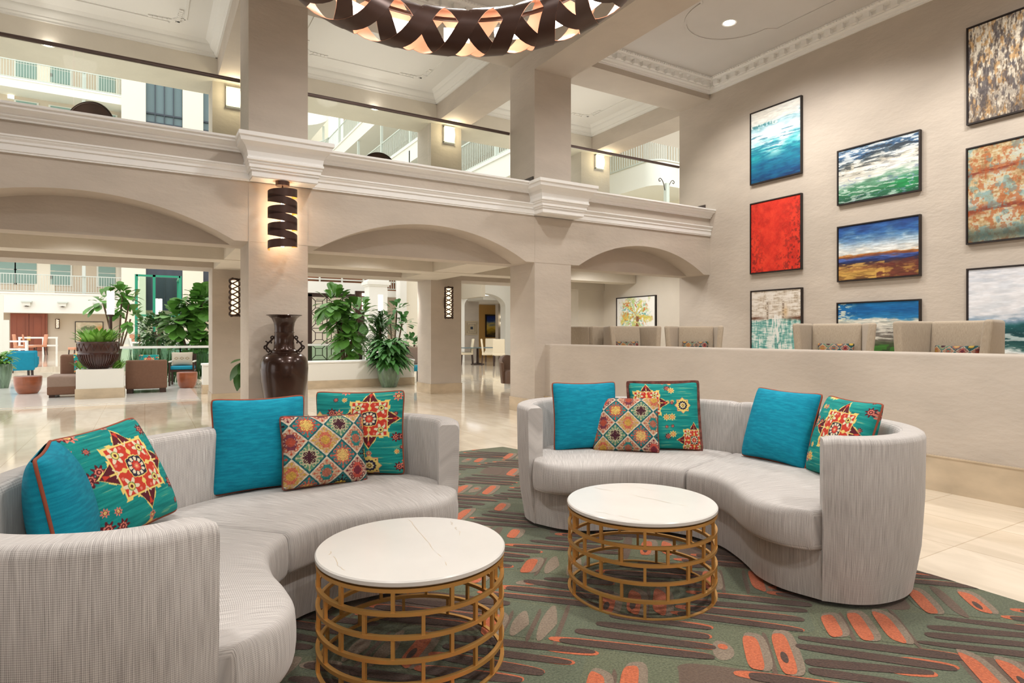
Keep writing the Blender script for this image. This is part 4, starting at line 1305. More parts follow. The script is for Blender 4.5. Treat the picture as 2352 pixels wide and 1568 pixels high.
def art_tree():
    ny, nx = 80, 100; y, x = yx(ny, nx); a = fbm(ny, nx, 9, 9, 95)
    c = ramp(a, [(0, (206, 190, 160)), (1, (232, 222, 198))]); c = mixc(c, (90, 112, 72), sm(np.exp(-((x - .5) ** 2 / .10 + (y - .66) ** 2 / .035)) * (.4 + a), .38, .3) * .85)
    return mixc(c, (204, 140, 70), np.exp(-((x - .9) ** 2 / .02 + (y - .7) ** 2 / .02)) * .8)
def art_sunset():
    ny, nx = 90, 70; y, x = yx(ny, nx); a = fbm(ny, nx, 8, 3, 97)
    return ramp(y + (a - .5) * .2, [(0, (40, 34, 30)), (.12, (120, 96, 40)), (.3, (222, 190, 70)), (.5, (236, 214, 120)), (.65, (120, 140, 170)), (.82, (46, 74, 150)), (1, (40, 52, 130))])

XF = XW - .055
def wall_art(label, xl, xr, yt, yb, rgb, h=None, w=None):
    a = on_x(xl, yt, XF); b = on_x(xl, yb, XF) if yb else None
    hh = h or (a.z - b.z)
    ww = w or (a.y - on_x(xr, yt, XF).y)
    painting(label, (XW, a.y - ww / 2, a.z - hh / 2), ww, hh, rgb, group='framed paintings on the tall wall')
wall_art('framed painting of misty teal water, highest in its column on the tall wall', 1722, 1840, 261, 426, art_teal())
wall_art('framed all-red abstract painting on the tall wall', 1722, 1840, 468, 630, art_red())
wall_art('framed abstract with rust marks over pale turquoise reflections, below the red one', 1723, 1841, 668, None, art_reflect(), h=1.32)
wall_art('framed painting of green and white surf, above the blue-sky shore painting', 1922, 2113, 347, 473, art_wave())
wall_art('framed painting of blue sky over an ochre and brown shore', 1922, 2113, 521, 648, art_shore())
wall_art('framed painting of deep blue band over grey and green, behind the wing chairs', 1921, 2113, 695, None, art_beach(), h=.89)
wall_art('framed grey and ochre vertically streaked abstract near the ceiling', 2219, None, 65, 288, art_streak(), w=1.07)
wall_art('framed rust and pale blue horizontally streaked abstract', 2218, None, 341, 562, art_rust(), w=1.07)
wall_art('framed painting of pale clouds over dark teal sea', 2219, None, 617, None, art_sea(), h=1.32, w=1.07)

xp = XW + .22
a = on_x(1415, 684, xp - .055); b = on_x(1505, 684, xp - .055)
painting('framed white painting of a colourful palm burst on the walkway wall', (xp, (a.y + b.y) / 2, a.z - .60), a.y - b.y, 1.20, art_palm())
# ---------------------------------------------------------------- wing chairs behind the partition
def wing_chair(label, px, d, rz, with_pillow=True, plab=None, top=1.06):
    c = at_d(px, 760, d)
    t = thing('wing_chair', label, 'chair', (c.x, c.y, .40), rz, group='beige wing chairs behind the partition')
    w, dp = .72, .70
    v, f = rbox(w - .10, .12, top - .35, .035, 6, 3, 6)
    MB().add([(p[0], p[1] + .26 + (p[2]) * .10, p[2] + .35 + (top - .35) / 2) for p in v], f).build('backrest', M['wing'], t, smooth=180)
    v, f = rbox(.095, .54, top - .30, .035, 3, 6, 6)
    for s in (-1, 1):
        out = []
        for p in v:
            zz = p[2] + .30 + (top - .30) / 2
            k = zz / top
            flare = .07 * k
            dep = 1.0 if zz > .62 else 1.0
            out.append((s * (w / 2 + flare * .6 + p[0]) + s * flare * (-(p[1]) / .3), p[1] * dep + .05 + (zz - .8) * .06, zz))
        MB().add(out, f).build('wing', M['wing'], t, smooth=180)
    v, f = rbox(w - .10, .60, .20, .05, 6, 6, 3)
    MB().add([(p[0], p[1] - .04, p[2] + .32) for p in v], f).build('seat_cushion', M['wing'], t, smooth=180)
    MB().box((-w / 2, -.30, .10), (w / 2, .30, .24)).build('seat_base', M['wing'], t, bevel=.02)
    for x in (-.29, .29):
        for y in (-.24, .26):
            MB().tube([(x, y, .13), (x, y, 0)], [.025, .016], 8).build('leg', M['dark_wood'], t, smooth=60)
    if with_pillow:
        n = Vector((-math.sin(rz), math.cos(rz)))
        pc = Vector((c.x, c.y)) + n * .12
        p = thing('lumbar_pillow', plab, 'pillow', (pc.x, pc.y, .83), rz, group='print lumbar pillows on wing chairs')
        p.rotation_euler = (-.12, 0, rz)
        rgb = ogee_pattern(120, 90, 5, (.1 + px * .001, .3), 1.25) * .8
        grid_object('front_panel', pillow_surf(120, 90, .46, .36, .07, 1), rgb, M['pillow'], p)
        grid_object('back_panel', pillow_surf(120, 90, .46, .36, .05, -1)[::3, ::3], rgb[::3, ::3], M['pillow'], p)
    return t
# rz: 0 means facing -y (towards the room); the view yaw is added for those turned to the viewer
wing_chair('beige wing chair turned away, in front of the arcade column end of the partition', 1352, 11.6, math.radians(100), False)
wing_chair('beige wing chair in front of the palm painting', 1449, 10.9, -YAW + .28, True, 'print lumbar pillow on the wing chair in front of the palm painting')
wing_chair('beige wing chair beside the turquoise reflections painting, on the arcade side', 1595, 10.9, -YAW - .38, True, 'print lumbar pillow on the wing chair under the wall corner')
wing_chair('beige wing chair between the turquoise reflections and deep blue band paintings', 1917, 8.35, -YAW - .58, True, 'print lumbar pillow on the wing chair left of the deep blue band painting')
wing_chair('beige wing chair in front of the dark teal sea painting', 2180, 6.75, -YAW - 1.08, True, 'print lumbar pillow on the wing chair by the dark teal sea painting')

# ---------------------------------------------------------------- plants
def leaf_mat(name, c, c2):
    m = mat(name, c, .42, var=.35, vscale=3.0)
    return m
M['leaf_fig'] = leaf_mat('fiddle_leaf', S(84, 132, 52), 0)
M['leaf_dark'] = leaf_mat('dark_leaf', S(52, 88, 38), 0)
M['leaf_bright'] = leaf_mat('bright_leaf', S(110, 160, 62), 0)
M['leaf_broad'] = leaf_mat('broad_glossy_leaf', S(72, 124, 60), 0)
M['bark'] = mat('plant_bark', S(96, 74, 54), .8, var=.2, vscale=9)
M['soil'] = mat('potting_soil', S(58, 44, 34), .95)

def leaf(mb, p, d, L, w, bend=.25, n=5, shape='oval', fold=.15, mi=0):
    p, d = Vector(p), Vector(d).normalized()
    sd = d.cross(Vector((0, 0, 1)))
    if sd.length < 1e-3: sd = Vector((1, 0, 0))
    sd.normalize(); up = sd.cross(d)
    vs = []
    for i in range(n + 1):
        s = i / n
        if shape == 'oval': wd = math.sin(PI * min(1, s * .94 + .04)) ** .8
        elif shape == 'fig': wd = (.25 + .95 * s ** 1.2) * math.sin(PI * min(1, s * .97 + .02)) ** .55
        else: wd = (1 - s) ** .6 * (s + .12) ** .3
        c = p + d * (L * s) - Vector((0, 0, 1)) * (bend * L * s * s)
        wv = wd * w / 2
        vs += [c + sd * wv + up * (fold * wv), c, c - sd * wv + up * (fold * wv)]
    fs = []
    for i in range(n):
        a = 3 * i
        fs += [(a, a + 1, a + 4, a + 3), (a + 1, a + 2, a + 5, a + 4)]
    mb.add(vs, fs, mi)

def rdir(R, zmin=-.2, zmax=.9):
    a = R.uniform(0, 2 * PI); z = R.uniform(zmin, zmax); r = math.sqrt(max(0, 1 - z * z))
    return Vector((r * math.cos(a), r * math.sin(a), z))

def foliage_ball(mb, R, c, rad, n, L, w, shape, zs=1.0, bend=.3):
    for _ in range(n):
        dv = rdir(R, -.75, 1)
        p = Vector(c) + Vector((dv.x * rad, dv.y * rad, dv.z * rad * zs)) * R.uniform(.45, .95)
        k = R.uniform(.75, 1.2)
        leaf(mb, p, dv + rdir(R) * .5, L * k, w * k, bend, 5, shape)

def fig_tree(label, base, H, heads, seed, n=60, L=.34, w=.24, pot=True, m='leaf_fig'):
    """trunk with clusters of large leaves; heads = [(dx, dy, z, radius)]"""
    R = random.Random(seed)
    t = thing('fiddle_leaf_tree', label, 'plant', base)
    tr = MB()
    fo = MB()
    for hx, hy, hz, hr in heads:
        P = [(0, 0, .3), (hx * .25 + R.uniform(-.03, .03), hy * .25, hz * .4), (hx * .7, hy * .7, hz * .75), (hx, hy, hz)]
        tr.tube([tuple(p) for p in spline(P, 10)], .028, 7)
        foliage_ball(fo, R, (hx, hy, hz), hr, n, L, w, 'fig')
    tr.build('trunk', M['bark'], t, smooth=60)
    fo.build('foliage', M[m], t, smooth=180)['kind'] = 'stuff'
    if pot:
        MB().lathe([(0, 0), (.2, 0), (.26, .2), (.27, .4), (.24, .4), (.23, .34), (0, .34)], 28).build('pot', M['white_wall'], t, smooth=40)
    return t

def bush(label, base, c_z, rad, n, L, w, seed, m='leaf_dark', trunk=True, zs=.85, name='leafy_tree'):
    R = random.Random(seed)
    t = thing(name, label, 'plant', base)
    fo = MB(); foliage_ball(fo, R, (0, 0, c_z), rad, n, L, w, 'oval', zs)
    fo.build('foliage', M[m], t, smooth=180)['kind'] = 'stuff'
    tr = MB()
    for k in range(3): tr.tube([(R.uniform(-.04, .04), R.uniform(-.04, .04), 0), (R.uniform(-.1, .1), R.uniform(-.1, .1), c_z * .6), (R.uniform(-.3, .3) * rad, R.uniform(-.3, .3) * rad, c_z)], .03, 6)
    tr.build('trunk', M['bark'], t, smooth=60)
    return t

def blades(mb, R, c, n, H, w, spread, bend=.15):
    for _ in range(n):
        a = R.uniform(0, 2 * PI); o = R.uniform(0, 1) ** .5
        p = Vector(c) + Vector((math.cos(a) * o, math.sin(a) * o, 0)) * spread[0]
        d = Vector((math.cos(a) * spread[1] * R.uniform(.2, 1), math.sin(a) * spread[1] * R.uniform(.2, 1), 1))
        leaf(mb, p, d, H * R.uniform(.65, 1.1), w, bend, 6, 'blade', .3)

def at_floor(px, py):
    return on_z(px, py, 0)

M['glaze_brown'] = mat('dark_brown_glaze', S(58, 28, 21), .22, var=.2, vscale=6, coat=.15)
M['glaze_green'] = mat('green_dripped_glaze', S(98, 122, 98), .2, var=.38, vscale=7, stretch=(2.5, 2.5, .35), coat=.5)
M['cop_wood'] = mat('red_brown_wood', S(150, 84, 54), .28, var=.22, vscale=4, stretch=(1, 1, 3), coat=.3)
M['brown_cloth'] = mat('brown_upholstery', S(118, 86, 68), .9, var=.06, vscale=20)
M['taupe_cloth'] = mat('taupe_upholstery', S(146, 124, 110), .9, var=.05, vscale=20)
M['teal_cloth2'] = mat('teal_upholstery', S(0, 134, 162), .8, var=.06, vscale=12)
M['salmon'] = mat('salmon_leather', S(206, 144, 112), .6)
M['cream_cloth'] = mat('cream_upholstery', S(232, 218, 190), .8)
M['planter_white'] = mat('white_planter_render', S(232, 230, 222), .7)
M['white_metal'] = mat('white_metal', S(238, 238, 232), .4)

# ---------------------------------------------------------------- planter box with the glazed bowl
g0, g1 = at_floor(174, 917), at_floor(284, 914)
YP = (g0.y + g1.y) / 2
x0, x1 = on_y(174, 900, YP).x, on_y(284, 900, YP).x
t = thing('planter_box', 'white rendered planter box on a travertine base under the brown glazed bowl', 'planter', ((x0 + x1) / 2, YP + .5, 0))
hw = (x1 - x0) / 2
MB().box((-hw, -.5, .21), (hw, .06, .60)).build('box', M['planter_white'], t)
MB().box((-hw - .015, -.515, 0), (hw + .015, .075, .21)).build('base', M['stone_tile'], t)
R = random.Random(3)
mb = MB()
for k in range(34):
    sx = R.choice((-1, 1)); c = Vector((sx * hw * R.uniform(.45, .9), R.uniform(-.35, -.05), .58))
    leaf(mb, c, Vector((sx * R.uniform(.0, .8), R.uniform(-.6, .3), 1)), R.uniform(.22, .36), .06, .35, 5, 'oval')
mb.build('trailing_leaves', M['leaf_bright'], t, smooth=180)

bc = on_y(226, 845, YP + .28)
t = thing('glazed_bowl_planter', 'dark brown glazed bowl planter with arching green leaves', 'plant', (bc.x, YP + .28, .602))
prof = [(0, 0), (.17, 0), (.18, .015), (.25, .07), (.325, .19), (.358, .31), (.352, .335), (.36, .35), (.368, .46), (.365, .53), (.375, .545), (.372, .56), (.35, .56), (.34, .50), (0, .48)]
MB().lathe(prof, 48).build('bowl', M['glaze_brown'], t, smooth=40)
mb = MB()
for k in range(44):
    a = k * 2 * PI / 44; ca, sa = math.cos(a), math.sin(a)
    mb.tube([(.17 * ca, .17 * sa, .012), (.256 * ca, .256 * sa, .07), (.33 * ca, .33 * sa, .19), (.362 * ca, .362 * sa, .30)], .011, 5)
mb.build('fluting', M['glaze_brown'], t, smooth=60)
mb = MB()
for k in range(18):
    a = k * 2 * PI / 18; a2 = (k + .5) * 2 * PI / 18; r = .368
    mb.tube([(r * math.cos(a), r * math.sin(a), .37), (r * math.cos(a2), r * math.sin(a2), .52)], .008, 5)
    a3 = (k + 1) * 2 * PI / 18
    mb.tube([(r * math.cos(a2), r * math.sin(a2), .52), (r * math.cos(a3), r * math.sin(a3), .37)], .008, 5)
mb.build('rim_relief', M['glaze_brown'], t, smooth=60)
mb = MB(); R = random.Random(8)
for k in range(150):
    a = R.uniform(0, 2 * PI); o = R.uniform(0, .26)
    leaf(mb, (o * math.cos(a), o * math.sin(a), .49), (math.cos(a) * R.uniform(.3, 1.3), math.sin(a) * R.uniform(.3, 1.3), R.uniform(1.0, 2.8)), R.uniform(.36, .54), .08, .30, 6, 'oval', .3)
mb.build('leaves', M['leaf_bright'], t, smooth=180)['kind'] = 'stuff'

# half wall carrying on to the right at the same line
hx0, hx1 = on_y(466, 900, YP).x, on_y(951, 885, YP).x
struct('wall_half', MB().box((hx0, YP, .2), (hx1, YP + .3, .66)), M['planter_white'])
struct('trim_20', MB().box((hx0 - .02, YP - .03, .62), (hx1 + .02, YP + .33, .67)), M['trim'], bevel=.015)
struct('baseboard_half', MB().box((hx0 - .012, YP - .014, 0), (hx1 + .012, YP + .31, .2)), M['stone_tile'])

# ---------------------------------------------------------------- lounge furniture beyond the arcade
def drum_stool(label, px, py, r, h):
    c = at_floor(px, py); c.y += r
    t = thing('drum_side_table', label, 'side table', (c.x, c.y, 0), group='turned wooden drum tables')
    prof = [(0, 0), (r * .62, 0), (r * .72, .02), (r * .88, .09), (r * .97, .2), (r, .3), (r, h - .01), (r - .012, h), (0, h)]
    MB().lathe(prof, 40).build('drum', M['cop_wood'], t, smooth=40)
    MB().lathe([(0, h - .002), (r - .02, h - .002), (r - .02, h + .003), (0, h + .003)], 40).build('top', M['cop_wood'], t)
drum_stool('round red-brown wooden drum table in front of the teal chairs', 60, 906, .255, .39)
drum_stool('round red-brown wooden drum table by the chair with a teal seat', 431, 892, .23, .39)

# chaise sofa behind the planter box
c = at_floor(150, 910); c.y = YP + .62
t = thing('chaise_sofa', 'brown chaise sofa partly behind the white planter box', 'sofa', (c.x, c.y, 0))
v, f = rbox(1.2, .95, .24, .04, 10, 6, 2)
xl = on_y(107, 890, c.y).x - c.x
MB().add([(p[0] + xl + .60, p[1] + .48, p[2] + .33) for p in v], f).build('seat_cushion', M['taupe_cloth'], t, smooth=180)
v, f = rbox(1.2, .95, .18, .03, 10, 6, 2)
MB().add([(p[0] + xl + .60, p[1] + .48, p[2] + .15) for p in v], f).build('base', M['brown_cloth'], t, smooth=180)
v, f = rbox(1.05, .20, .46, .05, 10, 3, 5)
MB().add([(p[0] + xl + .66, p[1] + 1.0, p[2] + .64) for p in v], f).build('backrest', M['brown_cloth'], t, smooth=180)
for x in (.08, 1.1):
    for y in (.1, .85): MB().box((xl + x - .05, y - .05, 0), (xl + x + .05, y + .05, .09)).build('leg', M['dark_wood'], t)
def flat_pillow(label, c, rz, rgb, s=.45, lean=-.3, grp=None):
    p = thing('throw_pillow', label, 'pillow', c, rz, group=grp); p.rotation_euler = (lean, 0, rz)
    grid_object('front_panel', pillow_surf(40, 40, s, s, .08, 1), rgb, M['pillow'], p)
    grid_object('back_panel', pillow_surf(20, 20, s, s, .07, -1), rgb[::2, ::2], M['pillow'], p)
flat_pillow('grey and orange pillow on the chaise sofa beside the glazed bowl', (c.x + xl + .78, c.y + .62, .46), .5, mixc(np.zeros((40, 40, 3)) + .62, (226, 126, 84), (yx(40, 40)[0] > .62) * 1.0), .46)
flat_pillow('teal patterned pillow at the back of the chaise sofa', (c.x + xl + .62, c.y + .80, .46), .2, med_pattern(40, 21), .46)

# the second sofa, seen from its end
c0, c1 = at_floor(288, 905), at_floor(384, 901)
t = thing('brown_sofa', 'boxy brown sofa seen from behind, right of the white planter box', 'sofa', ((c0.x + c1.x) / 2, (c0.y + c1.y) / 2, 0), math.atan2((c1 - c0).y, (c1 - c0).x) * .6)
L_ = (c1 - c0).length / 2
v, f = rbox(2 * L_, .16, .64, .035, 8, 3, 6)
MB().add([(p[0], p[1] + .08, p[2] + .42) for p in v], f).build('backrest', M['brown_cloth'], t, smooth=180)
v, f = rbox(2 * L_, .85, .30, .03, 8, 8, 3)
MB().add([(p[0], p[1] + .55, p[2] + .25) for p in v], f).build('seat', M['brown_cloth'], t, smooth=180)
for x in (-L_ + .08, L_ - .08):
    for y in (.08, .85): MB().box((x - .06, y - .05, 0), (x + .06, y + .05, .12)).build('leg', M['dark_wood'], t)
cc = (c0 + c1) / 2
flat_pillow('patterned teal and rust pillow peeking over the brown sofa back', (cc.x + .05, cc.y + .22, .48), 0, med_pattern(40, 22), .40, -.35)

def open_armchair():
    c = at_floor(417, 886)
    t = thing('open_armchair', 'dark wood armchair with teal seat pad by the wooden drum table', 'chair', (c.x, c.y, 0), -.15)
    for x in (-.27, .27):
        for y, h in ((0, .62), (.52, .80)): MB().bar((x, y, 0), (x, y + (.06 if y else 0), h), .04, .04).build('leg', M['dark_wood'], t)
        MB().bar((x, -.03, .62), (x, .56, .62), .045, .03).build('armrest', M['frame_white'], t)
    MB().box((-.28, 0, .36), (.28, .54, .41)).build('seat_frame', M['dark_wood'], t)
    v, f = rbox(.54, .52, .09, .03, 4, 4, 2)
    MB().add([(p[0], p[1] + .27, p[2] + .455) for p in v], f).build('seat_pad', M['teal_cloth2'], t, smooth=180)
    MB().box((-.28, .53, .45), (.28, .57, .80)).build('backrest', M['dark_wood'], t)
    a = fbm(40, 40, 8, 8, 77); y, x = yx(40, 40)
    rgb = np.zeros((40, 40, 3)) + np.array((188, 178, 160)) / 255
    for gx in (.25, .5, .75): rgb = mixc(rgb, (150, 128, 96), (np.abs(np.abs(x - gx) + np.abs(y - .5) - .09) < .02) * 1.0)
    p = thing('lumbar_pillow', 'beige diamond-print pillow on the armchair with teal seat pad', 'pillow', (c.x + .03, c.y + .42, .50), -.15); p.rotation_euler = (-.2, 0, -.15)
    grid_object('front_panel', pillow_surf(40, 40, .50, .36, .08, 1), rgb, M['pillow'], p)
    grid_object('back_panel', pillow_surf(20, 20, .50, .36, .06, -1), rgb[::2, ::2], M['pillow'], p)
open_armchair()

def teal_chair(label, px, py, rz):
    c = at_floor(px, py)
    t = thing('teal_armchair', label, 'chair', (c.x, c.y, 0), rz, group='teal armchairs')
    v, f = rbox(.66, .12, .52, .04, 6, 3, 5)
    MB().add([(p[0], p[1] - .28, p[2] + .56) for p in v], f).build('backrest', M['teal_cloth2'], t, smooth=180)
    v, f = rbox(.66, .60, .16, .04, 6, 6, 2)
    MB().add([(p[0], p[1] + .02, p[2] + .38) for p in v], f).build('seat', M['teal_cloth2'], t, smooth=180)
    for s in (-1, 1):
        v, f = rbox(.08, .56, .26, .03, 2, 6, 3)
        MB().add([(p[0] + s * .31, p[1] - .0, p[2] + .50) for p in v], f).build('arm', M['teal_cloth2'], t, smooth=180)
        for y in (-.26, .26): MB().bar((s * .27, y, .32), (s * .28, y * 1.05, 0), .045, .045).build('leg', M['dark_wood'], t)
teal_chair('teal armchair seen from behind, nearest to the wooden drum table', 42, 874, -YAW * .4 + .5)
teal_chair('teal armchair half hidden behind another teal armchair', 56, 866, -YAW * .4 + .3)
c = at_floor(40, 866)
t = thing('root_side_table', 'low dark wooden root table under the teal armchairs', 'side table', (c.x, c.y + .25, 0))
MB().lathe([(0, 0), (.28, 0), (.16, .14), (.11, .24), (.22, .36), (.20, .37), (0, .37)], 20).build('pedestal', M['cop_wood'], t, smooth=40)

# tall green vase plant at the left edge
c = at_floor(4, 893)
t = thing('tall_green_planter', 'tall green glazed planter with leafy plant at the left edge', 'plant', (c.x, c.y + .2, 0))
MB().lathe([(0, 0), (.10, 0), (.15, .25), (.185, .48), (.17, .58), (.165, .6), (.15, .6), (.15, .52), (0, .52)], 28).build('planter', M['glaze_green'], t, smooth=40)
mb = MB(); R = random.Random(12)
for k in range(90):
    a = R.uniform(0, 2 * PI); o = R.uniform(0, .14)
    leaf(mb, (o * math.cos(a), o * math.sin(a), R.uniform(.54, .85)), (math.cos(a), math.sin(a), R.uniform(-.3, 1.2)), R.uniform(.16, .30), .08, .4, 5)
mb.build('leaves', M['leaf_bright'], t, smooth=180)['kind'] = 'stuff'

# leaf spray showing beside the vase column
q = on_y(566, 870, 9.9)
t = thing('potted_leaf_plant', 'dark leafy plant peeking out left of the vase column', 'plant', (q.x + .12, 9.9, 0))
MB().lathe([(0, 0), (.16, 0), (.2, .3), (.2, .34), (.17, .34), (.17, .3), (0, .3)], 24).build('pot', M['glaze_green'], t, smooth=40)
mb = MB()
for (dx, z, vx, vy, vz, L) in ((-.06, .93, -.75, -.5, .12, .36), (-.10, .92, -.45, -.8, -.30, .34), (-.20, .80, -.25, -.8, -.75, .34), (-.12, .66, -.1, -.7, -.9, .32), (-.02, .80, -.3, -.8, -.6, .34), (-.16, .90, -.6, -.7, -.5, .36), (.08, .8, .3, -.7, -.5, .3), (.1, .95, .6, -.3, .3, .3)):
    leaf(mb, (dx, 0, z), (vx, vy, vz), L, .15, .25, 6, 'oval')
    mb.tube([(0, 0, .3), (dx * .5, 0, z * .7), (dx, 0, z)], .008, 5)
mb.build('leaves', M['leaf_dark'], t, smooth=180)

# big green pot with broad leaves in front of the half wall
c = at_floor(893, 888)
t = thing('green_pot_plant', 'broad-leaved plant in a green drip-glazed pot before the half wall', 'plant', (c.x, c.y - .02, 0))
PR = .30
c_y = c.y + .22
MB().lathe([(0, 0), (.185, 0), (.20, .02), (.27, .22), (.305, .40), (.30, .52), (.285, .56), (.26, .56), (.26, .50), (0, .50)], 40).build('pot', M['glaze_green'], t, smooth=40)
mb = MB(); R = random.Random(21)
for k in range(330):
    a = R.uniform(0, 2 * PI); o = R.uniform(0, .34); z = R.uniform(.56, 1.14)
    leaf(mb, (o * math.cos(a), o * math.sin(a), z), (math.cos(a) * R.uniform(.5, 1.2), math.sin(a) * R.uniform(.5, 1.2), R.uniform(-.3, 1.0)), R.uniform(.28, .44), .15, .55, 6, 'oval', .2)
mb.build('leaves', M['leaf_broad'], t, smooth=180)['kind'] = 'stuff'
mb = MB()
for k in range(9):
    a = k * 2 * PI / 9; mb.tube([(.08 * math.cos(a), .08 * math.sin(a), .48), (.16 * math.cos(a), .16 * math.sin(a), .85)], .012, 5)
mb.build('stems', M['leaf_dark'], t, smooth=60)

# strappy dracaena behind it
c = on_y(872, 790, YP + 1.1)
t = thing('dracaena', 'spiky strap-leaved plant behind the half wall, above the green pot', 'plant', (c.x, YP + 1.1, 0))
mb = MB(); R = random.Random(31)
for k in range(260):
    a = R.uniform(0, 2 * PI); z = R.uniform(.9, 1.8)
    leaf(mb, (R.uniform(-.08, .08), R.uniform(-.08, .08), z), (math.cos(a), math.sin(a), R.uniform(.1, 1.5)), R.uniform(.48, .75), .06, .5, 6, 'blade', .3)
mb.build('leaves', M['leaf_dark'], t, smooth=180)['kind'] = 'stuff'
MB().tube([(0, 0, 0), (.02, 0, .9), (0, 0, 1.6)], .04, 8).build('stem', M['bark'], t, smooth=60)

# more indoor trees
def place(px, Y): return on_y(px, 769, Y)
q = place(790, 17.4)
fig_tree('tall fiddle-leaf fig before the bronze lattice screen', (q.x, 17.4, 0), 2.5, [(-.30, 0, 2.20, .34), (-.05, .1, 1.8, .40), (.42, 0, 1.85, .40), (.15, 0, 1.35, .45), (.2, 0, .95, .4)], 41, 60, .40, .30)
q = place(440, 20.5)
fig_tree('large fiddle-leaf fig left of the first inner column', (q.x, 20.5, 0), 2.4, [(-.35, 0, 1.75, .42), (.20, 0, 2.0, .45), (.0, .1, 1.45, .50), (.35, 0, 1.35, .45), (.1, 0, .9, .4), (.3, 0, 2.3, .3)], 42, 64, .46, .36)
q = place(272, 25.0)
fig_tree('slim fiddle-leaf fig with bare trunks behind the glazed bowl', (q.x, 25.0, 0), 2.4, [(-.45, 0, 2.45, .36), (.30, 0, 2.35, .38), (.35, 0, 1.85, .42), (.1, 0, 2.7, .22)], 43, 26, .44, .30)
q = place(366, 22.6)
bush('dense small-leaved tree in front of the green elevator frame', (q.x, 22.6, 0), 1.40, .74, 900, .16, .085, 44)
q = place(905, 20.5)
fig_tree('young fig with bright leaves behind the spiky plant', (q.x, 20.5, 0), 2.0, [(.1, 0, 2.15, .3), (-.15, 0, 1.8, .3), (.3, 0, 1.7, .3)], 45, 24, .34, .24, m='leaf_broad')
q = place(945, 17.2)
bush('low glossy shrub at the end of the half wall', (q.x, 17.2, 0), 1.0, .36, 120, .22, .10, 46, m='leaf_broad', name='leafy_shrub')

# reeds in the pond bed
mb = MB(); R = random.Random(51)
for k in range(260):
    px = R.uniform(300, 478); Y = R.uniform(19.0, 19.7); p = on_y(px, 800, Y)
    leaf(mb, (p.x, Y, R.uniform(.0, .2)), (R.uniform(-.18, .18), R.uniform(-.18, .18), 1), R.uniform(.6, .95), .05, .08, 4, 'blade', .3)
tag(mb.build('reeds', M['leaf_dark'], smooth=180), 'upright dark green reeds behind the glass of the pond rail', 'plant', kind='stuff')

# glass guard with white rails round the pond
def guard(label, pts, zt, m_glass='glass_green', zb=.35):
    t = thing('pond_guard_rail', label, 'railing', (pts[0][0], pts[0][1], 0))
    o = Vector((pts[0][0], pts[0][1], 0))
    P = [Vector((x, y, zt)) - o for x, y in pts]
    for i in range(len(P) - 1):
        MB().bar(P[i], P[i + 1], .10, .06).build('top_rail', M['white_metal'], t)
        d = (P[i + 1] - P[i])
        MB().bar(P[i] - Vector((0, 0, (zt - zb) / 2)), P[i + 1] - Vector((0, 0, (zt - zb) / 2)), .014, zt - zb - .04).build('glass_pane', M[m_glass], t)
        n = max(1, int(d.length / 1.5))
        for k in range(n + 1):
            q = P[i] + d * (k / n)
            MB().bar(q - Vector((0, 0, zt)), q - Vector((0, 0, .02)), .035, .035).build('post', M['rail_metal'], t)
q0, q1 = place(700, 19.0), place(834, 19.0)
guard('glass guard with white top rail behind the half wall', [(q0.x - .6, 19.0), (q1.x, 19.0)], 1.0)
q0, q1, q2 = place(250, 18.5), place(414, 18.6), place(480, 18.7)
guard('glass guard with white top rail around the reed bed', [(q0.x, 18.5), (q1.x, 18.6), (q2.x + .2, 18.7)], .98)
q0, q1 = place(306, 27.0), place(420, 23.8)
guard('sloping white rail behind the reed bed guard', [(q0.x, 27.0), (q1.x, 23.8), (q1.x + .9, 23.7)], 1.02)

# torch lamps
def torch(label, px, yt, yb, d, w):
    c = at_d(px, yt, d); b = at_d(px, yb, d)
    t = thing('torch_lamp', label, 'lamp', (c.x, c.y, 0), -YAW)
    zb, zt = b.z, c.z
    n = 4
    for k in range(n):
        a = k * PI / 2 + .6
        MB().tube([(w * .28 * math.cos(a), w * .28 * math.sin(a), zb), (w * .28 * math.cos(a), w * .28 * math.sin(a), zt - .03 * (k % 2))], w * .22, 10).build('glow_tube', M['lamp_tube'], t, smooth=60)
    MB().lathe([(0, zb - .06), (w * .35, zb - .06), (w * .5, zb), (0, zb)], 16).build('collar', M['dark_metal'], t, smooth=40)
    MB().tube([(0, 0, 0), (0, 0, zb - .05)], w * .22, 10).build('pole', M['dark_metal'], t, smooth=60)
    MB().lathe([(0, 0), (w * .7, 0), (w * .7, .03), (0, .03)], 16).build('foot', M['dark_metal'], t)
torch('tall torch lamp with glowing white tubes behind the glazed bowl', 254, 668, 722, 16.0, .17)
torch('torch lamp with glowing tubes rising from the small-leaved tree', 365, 686, 722, 21.0, .20)
torch('torch lamp with glowing tubes between the fig and the white pier', 874, 677, 714, 17.8, .15)

# ---------------------------------------------------------------- raised dining terrace at the back left
ta, tb = on_y(60, 850, 23.6), on_y(160, 850, 23.6)
struct('floor_terrace', MB().box((-24, 23.6, 0), (-.35, 46.4, .32)).box((-24, 23.2, 0), (-.35, 23.6, .16)), M['floor'])
def dining_chair(label, c, rz, m, group, z=0.0, scale=1.0):
    t = thing('dining_chair', label, 'chair', (c[0], c[1], z), rz, group=group)
    t.scale = (scale,) * 3
    v, f = rbox(.46, .46, .10, .03, 4, 4, 2)
    MB().add([(p[0], p[1], p[2] + .44) for p in v], f).build('seat', M[m], t, smooth=180)
    v, f = rbox(.44, .07, .56, .03, 4, 2, 5)
    MB().add([(p[0], p[1] + .22 + (p[2]) * .12, p[2] + .73) for p in v], f).build('backrest', M[m], t, smooth=180)
    for x in (-.19, .19):
        for y in (-.19, .21): MB().bar((x, y, .42), (x, y * 1.15, 0), .035, .035).build('leg', M['dark_wood'], t)
    return t
